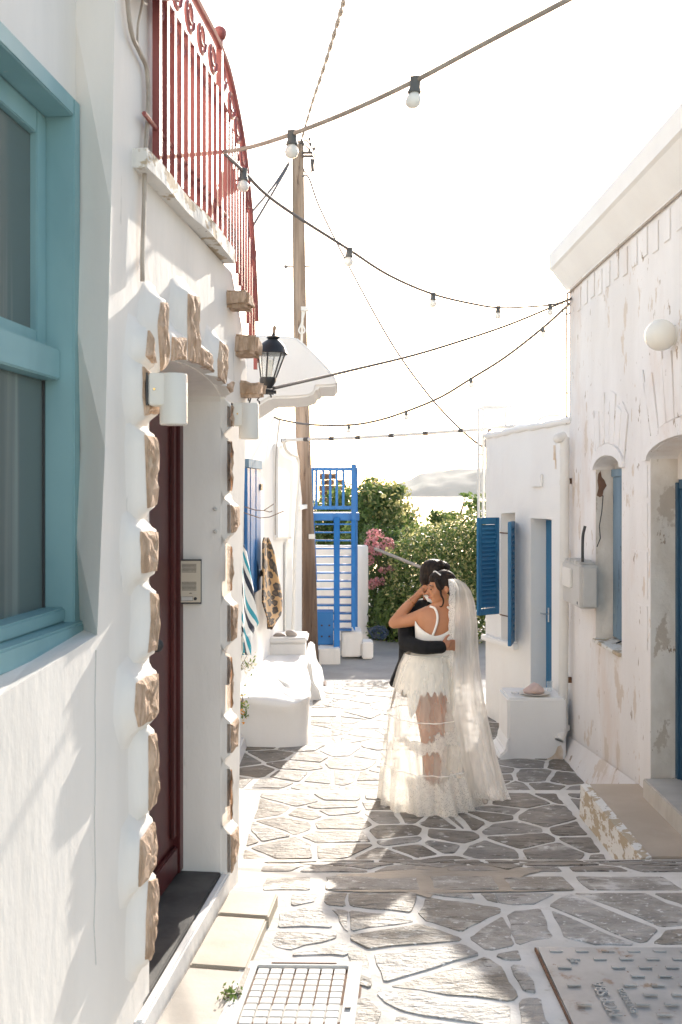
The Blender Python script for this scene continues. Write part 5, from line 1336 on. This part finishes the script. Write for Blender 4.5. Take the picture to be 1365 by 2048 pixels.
def limb(mb, pts, rs, n=14):
    """tapered limb with ball joints"""
    pts = [Vector(p) for p in pts]
    sp = spline(pts, 5); m = len(sp); rr = []
    for i in range(m):
        t = i/(m-1)*(len(rs)-1); k = min(int(t), len(rs)-2); rr.append(rs[k]+(rs[k+1]-rs[k])*(t-k))
    mb.tube(sp, rr, n); mb.ball(sp[0], rs[0]); mb.ball(sp[-1], rs[-1])
def sect(mb, rows, n=28, dy=0, lean=0):
    """rows: (x centre px, y px, half width px, half depth m, depth offset)"""
    mb.loft([(Q(x, y, d), w/F*YB, dep) for x, y, w, dep, d in rows], n)

# ---- bride
br = empty('person', Q(868,1604), 'bride in ivory dress and long veil, seen from behind, cheek against the groom', 'person')
body = MB()
sect(body, [(858,1345,40,.11,0),(860,1318,44,.125,0),(866,1296,34,.10,0),(868,1278,33,.092,0),(869,1255,36,.095,0),(872,1236,39,.09,.0),(874,1222,37,.07,.0),(878,1213,24,.052,0),(882,1205,15,.046,-.005)])
limb(body, [Q(883,1212,0), Q(886,1198,-.005), Q(886,1180,.0)], [.052,.047,.05])
# arm that lies along the groom's shoulder
limb(body, [Q(856,1227,.0), Q(822,1240,.05), Q(789,1246,.09)], [.054,.050,.042])
limb(body, [Q(789,1246,.09), Q(812,1217,.12), Q(836,1191,.15)], [.043,.040,.025])
limb(body, [Q(836,1191,.15), Q(846,1180,.15)], [.027,.026])
for k, (a, b, c) in enumerate((((846,1174),(854,1167),(862,1167)), ((848,1176),(857,1170),(864,1171)), ((849,1179),(858,1174),(864,1176)), ((849,1182),(856,1179),(861,1182)))):
    limb(body, [Q(*a,.15), Q(*b,.13), Q(*c,.12)], [.0095,.0088,.0075], 8)
limb(body, [Q(842,1186,.14), Q(850,1188,.12), Q(856,1186,.11)], [.011,.010,.008], 8)
# far arm, round the groom's neck
limb(body, [Q(894,1228,.0), Q(912,1240,.16), Q(905,1222,.30)], [.052,.045,.038]); limb(body, [Q(905,1222,.30), Q(880,1205,.40), Q(868,1196,.42)], [.036,.028,.024])
for k in range(4): limb(body, [Q(868,1196+k*4-4,.42), Q(858,1193+k*5-4,.42), Q(850,1193+k*5-3,.40)], [.0095,.009,.0075], 8)
# legs
limb(body, [Q(842,1340,.0), Q(848,1400,.01), Q(856,1470,.0)], [.098,.082,.056]); limb(body, [Q(856,1470,.0), Q(859,1510,-.02), Q(862,1585,.02)], [.055,.054,.032])
limb(body, [Q(880,1340,.0), Q(880,1400,.02), Q(878,1470,.03)], [.098,.082,.056]); limb(body, [Q(878,1470,.03), Q(878,1510,.01), Q(877,1582,.04)], [.055,.054,.032])
for x, d in ((860,.02),(876,.04)): limb(body, [Q(x,1590,d), Q(x-4,1600,d+.14)], [.032,.026])
# head turned to the left of the picture, resting on the groom
HC = Q(883,1176,-.01); rot = Matrix.Rotation(radians(-8), 3, 'Y') @ Matrix.Rotation(radians(196), 3, 'Z')   # local +X is the face
def H(x, y, z): return HC+rot @ Vector((x, y, z))
def hball(mb, c, r, n=14, m=9): mb.ball(H(*c), *r, n, m, rot)
hball(body, (-.012,0,.022), (.096,.074,.092), 20, 14)       # skull
hball(body, (.045,0,-.015), (.052,.058,.078))              # face
hball(body, (.058,0,-.078), (.030,.032,.026))              # chin and jaw
hball(body, (.030,0,-.062), (.050,.052,.034))
body.tube([H(.092,0,.018), H(.108,0,-.012), H(.116,0,-.026)], [.009,.011,.012], 8)   # nose
hball(body, (.108,0,-.028), (.012,.015,.009), 10, 6)
hball(body, (.095,0,-.050), (.009,.020,.006), 10, 6); hball(body, (.093,0,-.060), (.009,.018,.007), 10, 6)
for s in (-1,1):
    hball(body, (.080,s*.030,.008), (.014,.018,.013), 10, 6); hball(body, (.086,s*.032,.028), (.012,.022,.007), 10, 6)
    hball(body, (.068,s*.040,-.025), (.022,.018,.022), 10, 6)
    hball(body, (-.010,s*.076,-.010), (.020,.010,.030), 10, 6)      # ears
remeshed(body, 'body', M['skin'], br, .0068, 5)
for nm, c, r, mm in (('lips', (.103,0,-.055), (.005,.017,.0075), 'lips'), ('eyebrow', (.094,.034,.034), (.005,.017,.0035), 'hair'), ('eyelash', (.093,.034,.006), (.005,.016,.003), 'hair'), ('eyebrow', (.094,-.034,.034), (.005,.017,.0035), 'hair'), ('eyelash', (.093,-.034,.006), (.005,.016,.003), 'hair')):
    mb = MB(); hball(mb, c, r); mb.build(nm, M[mm], br, smooth=True)
hair = MB()
hball(hair, (-.030,0,.032), (.096,.083,.098), 22, 14); hball(hair, (-.080,0,-.010), (.055,.066,.075)); hball(hair, (-.105,0,-.020), (.045,.050,.055))
hball(hair, (.018,0,.075), (.066,.064,.050))
hair.tube(spline([H(.045,.058,.075), H(.050,.074,.030), H(.030,.080,-.005)], 5), [.020]*11, 8)
hair.tube(spline([H(.045,-.058,.075), H(.050,-.074,.030), H(.030,-.080,-.005)], 5), [.020]*11, 8)
remeshed(hair, 'hair', M['hair'], br, .008, 4)
MB().tube(spline([H(.036,.078,.02), H(.040,.086,-.04), H(.030,.088,-.075), H(.036,.088,-.105), H(.050,.080,-.125), H(.060,.072,-.120)], 5), [.009-.0002*i for i in range(26)], 7).build('hair_strand', M['hair'], br, smooth=True)
mb = MB(); a = [H(.010+.02*cos(q), sin(q)*.070, .128-.030*abs(sin(q))**2) for q in [(-1.2+2.4*i/14) for i in range(15)]]
for p in a: mb.ball(p, .005, n=8, m=5)
mb.build('tiara', M['pearl'], br, smooth=True)
mb = MB(); e_ = H(-.008,.086,-.045); mb.ball(e_, .005, n=8, m=6); mb.tube([e_, e_-Vector((0,0,.030))], .0015, 5); mb.ball(e_-Vector((0,0,.034)), .0055, n=8, m=6); mb.build('earring', M['gold'], br, smooth=True)
mb = MB(); w0 = Q(823,1205,.135); t_ = (Q(836,1191,.15)-Q(812,1217,.12)).normalized()
a_ = t_.orthogonal().normalized(); b_ = t_.cross(a_)
mb.tube([w0+(a_*cos(q)+b_*sin(q))*.037 for q in [2*pi*i/20 for i in range(21)]], .002, 5, cap=False); mb.build('bracelet', M['gold'], br, smooth=True)
# bodice with a dipping back edge
def ring(x, y, w, dep, d, fn, n=40):
    c = Q(x, y, d); out = []
    for k in range(n):
        q = 2*pi*k/n; out.append(Vector((c.x+cos(q)*w/F*YB, c.y+sin(q)*dep, c.z+fn(q))))
    return out
def topz(q):
    b = max(0, -sin(q))             # facing the camera
    s = cos(q)
    return .052*max(0, -s)**1.5+.03*max(0, s)**1.5+.05*(1-b)
bod = MB(); rr = [ring(860,1322,46,.133,0,lambda q:0), ring(866,1298,36.5,.108,0,lambda q:0), ring(868,1282,35.5,.102,0,lambda q:0), ring(868.5,1272,36.5,.103,0,lambda q:topz(q)*.5), ring(868.5,1268,36.8,.104,0,topz)]
n = 40; vs = [v for r in rr for v in r]; bod.add(vs, [(a*n+i, a*n+(i+1) % n, (a+1)*n+(i+1) % n, (a+1)*n+i) for a in range(4) for i in range(n)])
o = bod.build('bodice', M['satin'], br, smooth=True, sharp=180); so = o.modifiers.new('t', 'SOLIDIFY'); so.thickness = .006; so.offset = 1
for pl in ([(861,1213,-.045),(870,1217,-.075),(875,1229,-.100),(875,1243,-.105),(871,1258,-.107),(866,1271,-.108)], [(896,1214,-.045),(902,1222,-.075),(903,1240,-.09),(900,1262,-.09)]):
    sp = spline([Q(*p) for p in pl], 6); mb = MB(); mb.tube(sp, .0085, 8); mb.build('shoulder_strap', M['satin'], br, smooth=True)
# short opaque skirt with lace points at the hem
def shape(y):
    """centre x, half width, half depth of the skirt at pixel row y"""
    T = [(1308,856,48,.15),(1330,852,54,.18),(1370,848,61,.22),(1420,846,70,.27),(1500,850,80,.33),(1560,856,92,.38),(1606,862,101,.42)]
    for a, b in zip(T, T[1:]):
        if y <= b[0]:
            t = (y-a[0])/(b[0]-a[0]); return [a[i]+(b[i]-a[i])*t for i in (1,2,3)]
    return T[-1][1:]
def skirt(ya, yb, k, fold, nf, hem=None, ph=0):
    def fn(u, v):
        q = 2*pi*u; y = ya+(yb-ya)*v
        if hem: y += hem(q)*v
        cx, w, dep = shape(min(y, 1606)); f = 1+fold*v*sin(nf*q+ph+1.5*sin(2*q))+fold*.5*v*sin((nf*2+1)*q+v*2)
        c = Q(cx, y, .03*v); return Vector((c.x+cos(q)*w*k*f/F*YB, c.y+sin(q)*dep*k*f, c.z))
    return fn
def points(q):
    s = abs(((q*2.2/pi) % 1)-.5)*2
    return 52*max(0, (s-.55)/.45)**1.4+5*sin(q*26)
me = MB().grid(skirt(1307,1378,.93,.012,9,points), 220, 14, uv=True).mesh('underskirt', M['satin'], smooth=True, sharp=180); place(me, 'underskirt', br)
me = MB().grid(skirt(1307,1603,1.0,.055,13,lambda q: 5+4*sin(q*3)), 180, 46, uv=True).mesh('overskirt', M['tulle'], smooth=True, sharp=180); place(me, 'overskirt', br)
me = MB().grid(skirt(1309,1601,.93,.07,9,lambda q: 3*sin(q*4), 2), 140, 30, uv=True).mesh('petticoat', M['tulle'], smooth=True, sharp=180)
me.materials.clear(); me.materials.append(cloth('inner_tulle', (.90,.87,.81), .13, lace=[(.86,1.3,.08)])); place(me, 'petticoat', br)
for y, k in ((1428,1.005),(1524,1.01)):
    def fnr(u, v, y=y, k=k):
        q = 2*pi*u; p = skirt(1307,1603,k,.055,13)(u, (y-1307)/296+.012*cos(q*1.0+.6)+.0065*(v-.5)); return p
    me = MB().grid(fnr, 120, 1).mesh('ribbon_band', M['satin'], smooth=True, sharp=180); place(me, 'ribbon_band', br)
# veil
VL = [(1158,903),(1175,907),(1200,906),(1230,905),(1270,905),(1310,905),(1360,903),(1420,900),(1500,893),(1560,886),(1603,880)]
VR = [(1158,916),(1166,930),(1180,942),(1205,950),(1240,955),(1310,958),(1370,965),(1440,977),(1510,994),(1570,1012),(1600,1024)]
def li(t, y):
    if y <= t[0][0]: return t[0][1]
    for a, b in zip(t, t[1:]):
        if y <= b[0]: return a[1]+(b[1]-a[1])*(y-a[0])/(b[0]-a[0])
    return t[-1][1]
def veilf(k, ph, sh=0, ymax=1603):
    def fn(u, v):
        y = 1158+(ymax-1158)*(v**.9); xl, xr = li(VL, y)+sh, li(VR, y)
        m = .5+.5*(-cos(pi*u)); x = xl+(xr-xl)*(.6*m+.4*u)
        bulge = -.16*sin(pi*min(1, u*1.1))*(.35+.65*v)-.10*(1-u)*(1-v*.5)
        fold = (.010+.045*v)*sin(u*11+ph+2*sin(v*3))+(.003+.008*v)*sin(u*29+ph*2)
        yy = y+(6*sin(u*9)*v if y > 1500 else 0)
        return Q(x, min(yy, 1606), bulge*k+fold+.10*u-.02)
    return fn
me = MB().grid(veilf(1, 0), 70, 70, uv=True).mesh('veil', M['veil'], smooth=True, sharp=180); place(me, 'veil', br)
me = MB().grid(veilf(.55, 2.2, 6, 1598), 56, 50, uv=True).mesh('veil', M['veil'], smooth=True, sharp=180); place(me, 'veil', br)
def trim(u, v):
    p = veilf(1, 0)(0, v); w = .036+.012*abs(sin(v*62))
    return p+Vector((w*(u-.62), -.012-.004*sin(v*80), 0))
me = MB().grid(trim, 4, 300, uv=True).mesh('lace_trim', M['lace'], smooth=True, sharp=180); place(me, 'lace_trim', br)
mb = MB(); mb.ball(Q(905,1163,-.03), .035, .03, .028); mb.build('veil_comb', M['pearl'], br, smooth=True)

# ---- groom
gr = empty('person', Q(850,1600,.32), 'groom in black suit facing the camera, hidden behind the bride, arm round her waist', 'person')
GH = Q(871,1155,.17); grot = Matrix.Rotation(radians(12), 3, 'Y') @ Matrix.Rotation(radians(-12), 3, 'Z')
def G(x, y, z): return GH+grot @ Vector((x, y, z))
def gball(mb, c, r, n=14, m=9): mb.ball(G(*c), *r, n, m, grot)
gb = MB()
gball(gb, (-.010,0,.020), (.098,.078,.100), 20, 14); gball(gb, (.045,0,-.020), (.055,.062,.085)); gball(gb, (.058,0,-.088), (.034,.036,.028)); gball(gb, (.028,0,-.068), (.055,.058,.038))
gb.tube([G(.094,0,.018), G(.112,0,-.014), G(.120,0,-.028)], [.010,.012,.013], 8)
gball(gb, (.098,0,-.056), (.009,.022,.010), 10, 6)
for s in (-1,1):
    gball(gb, (.082,s*.032,.008), (.014,.018,.013), 10, 6); gball(gb, (-.008,s*.080,-.010), (.022,.010,.033), 10, 6)
limb(gb, [Q(866,1222,.28), Q(862,1200,.25), Q(868,1170,.18)], [.062,.060,.062])
# hand on her waist, past the cuff
limb(gb, [Q(880,1294,-.165), Q(893,1291,-.155)], [.029,.034])
for k in range(4): limb(gb, [Q(895,1284+k*5,-.155), Q(905,1281+k*6,-.140), Q(912,1282+k*6.5,-.115)], [.0105,.010,.0085], 8)
limb(gb, [Q(888,1284,-.16), Q(893,1275,-.15), Q(899,1270,-.14)], [.012,.011,.009], 8)
remeshed(gb, 'body', M['skin_groom'], gr, .0075, 5)
gh = MB(); gball(gh, (-.026,0,.038), (.100,.086,.096), 22, 14); gball(gh, (-.055,0,-.018), (.062,.080,.070)); gball(gh, (.040,0,.095), (.058,.066,.036))
rn = random.Random(5)
for i in range(70):
    q = rn.uniform(-1,1); w = rn.uniform(-1,1); p = Vector((.0+.075*q, .062*w, .118-.05*(q*q+w*w)*.6)); gh.tube([G(*p), G(p.x+.02, p.y+rn.uniform(-.012,.012), p.z+.022)], [.008,.005], 6)
remeshed(gh, 'hair', M['hair'], gr, .0065, 2)
jk = MB()
sect(jk, [(838,1392,38,.10,.30),(838,1360,42,.12,.29),(842,1310,46,.135,.27),(850,1260,52,.135,.26),(858,1222,57,.12,.26),(862,1207,46,.095,.26),(865,1198,26,.075,.26)])
limb(jk, [Q(823,1222,.25), Q(814,1255,.16), Q(813,1286,.0)], [.078,.068,.058]); limb(jk, [Q(813,1286,.0), Q(845,1295,-.17), Q(882,1294.5,-.165)], [.060,.052,.047])
limb(jk, [Q(902,1222,.25), Q(925,1262,.22), Q(915,1298,.16)], [.076,.064,.056]); limb(jk, [Q(915,1298,.16), Q(895,1302,.14), Q(880,1300,.14)], [.055,.047,.042])
jk.prism([Q(812,1300,.20), Q(842,1310,.20), Q(822,1392,.24), Q(786,1376,.22), Q(779,1371,.22), Q(798,1325,.20)], (0,.10,0))
remeshed(jk, 'jacket', M['suit'], gr, .010, 5)
tr = MB()
limb(tr, [Q(850,1350,.32), Q(856,1440,.31), Q(860,1500,.32), Q(862,1590,.33)], [.10,.078,.062,.056]); limb(tr, [Q(882,1350,.32), Q(886,1440,.33), Q(888,1500,.33), Q(890,1590,.34)], [.10,.078,.062,.056])
remeshed(tr, 'trousers', M['suit'], gr, .011, 5)
for x in (862,890):
    mb = MB(); mb.ball(Q(x,1597,.28), .05, .13, .04); mb.build('shoe', M['iron'], gr, smooth=True)
mb = MB(); mb.prism([Q(842,1183,.165), Q(848,1180,.165), Q(866,1204,.10), Q(860,1209,.10)], (0,-.012,0)); mb.build('shirt_collar', M['shirt'], gr, bevel=.004)
mb = MB(); c = Q(865,1208,.085)
mb.prism([c, c+Vector((-.035,0,.022)), c+Vector((-.035,0,-.018))], (0,-.015,0)); mb.prism([c, c+Vector((.035,0,.018)), c+Vector((.035,0,-.022))], (0,-.015,0)); mb.cbox(c, .014,.022,.018); mb.build('bow_tie', M['suit'], gr, bevel=.003)

# ------------------------------------------------------------------ haze
HAZE = True
if HAZE:
    hz = MB(); hz.box((-9500,-70,-40), (19000,0,0), (0,9700,0), (0,0,40+160))
    hm = bpy.data.materials.new('haze_air'); hm.use_nodes = True; nt = hm.node_tree
    nt.nodes.remove(nt.nodes['Principled BSDF']); pv = nt.nodes.new('ShaderNodeVolumePrincipled')
    pv.inputs['Color'].default_value = (.93,.95,1,1); pv.inputs['Density'].default_value = .000058; pv.inputs['Anisotropy'].default_value = .3
    nt.links.new(pv.outputs[0], nt.nodes['Material Output'].inputs['Volume'])
    o = hz.build('haze', hm); o['kind'] = 'stuff'; o['label'] = 'pale sea haze filling the air'
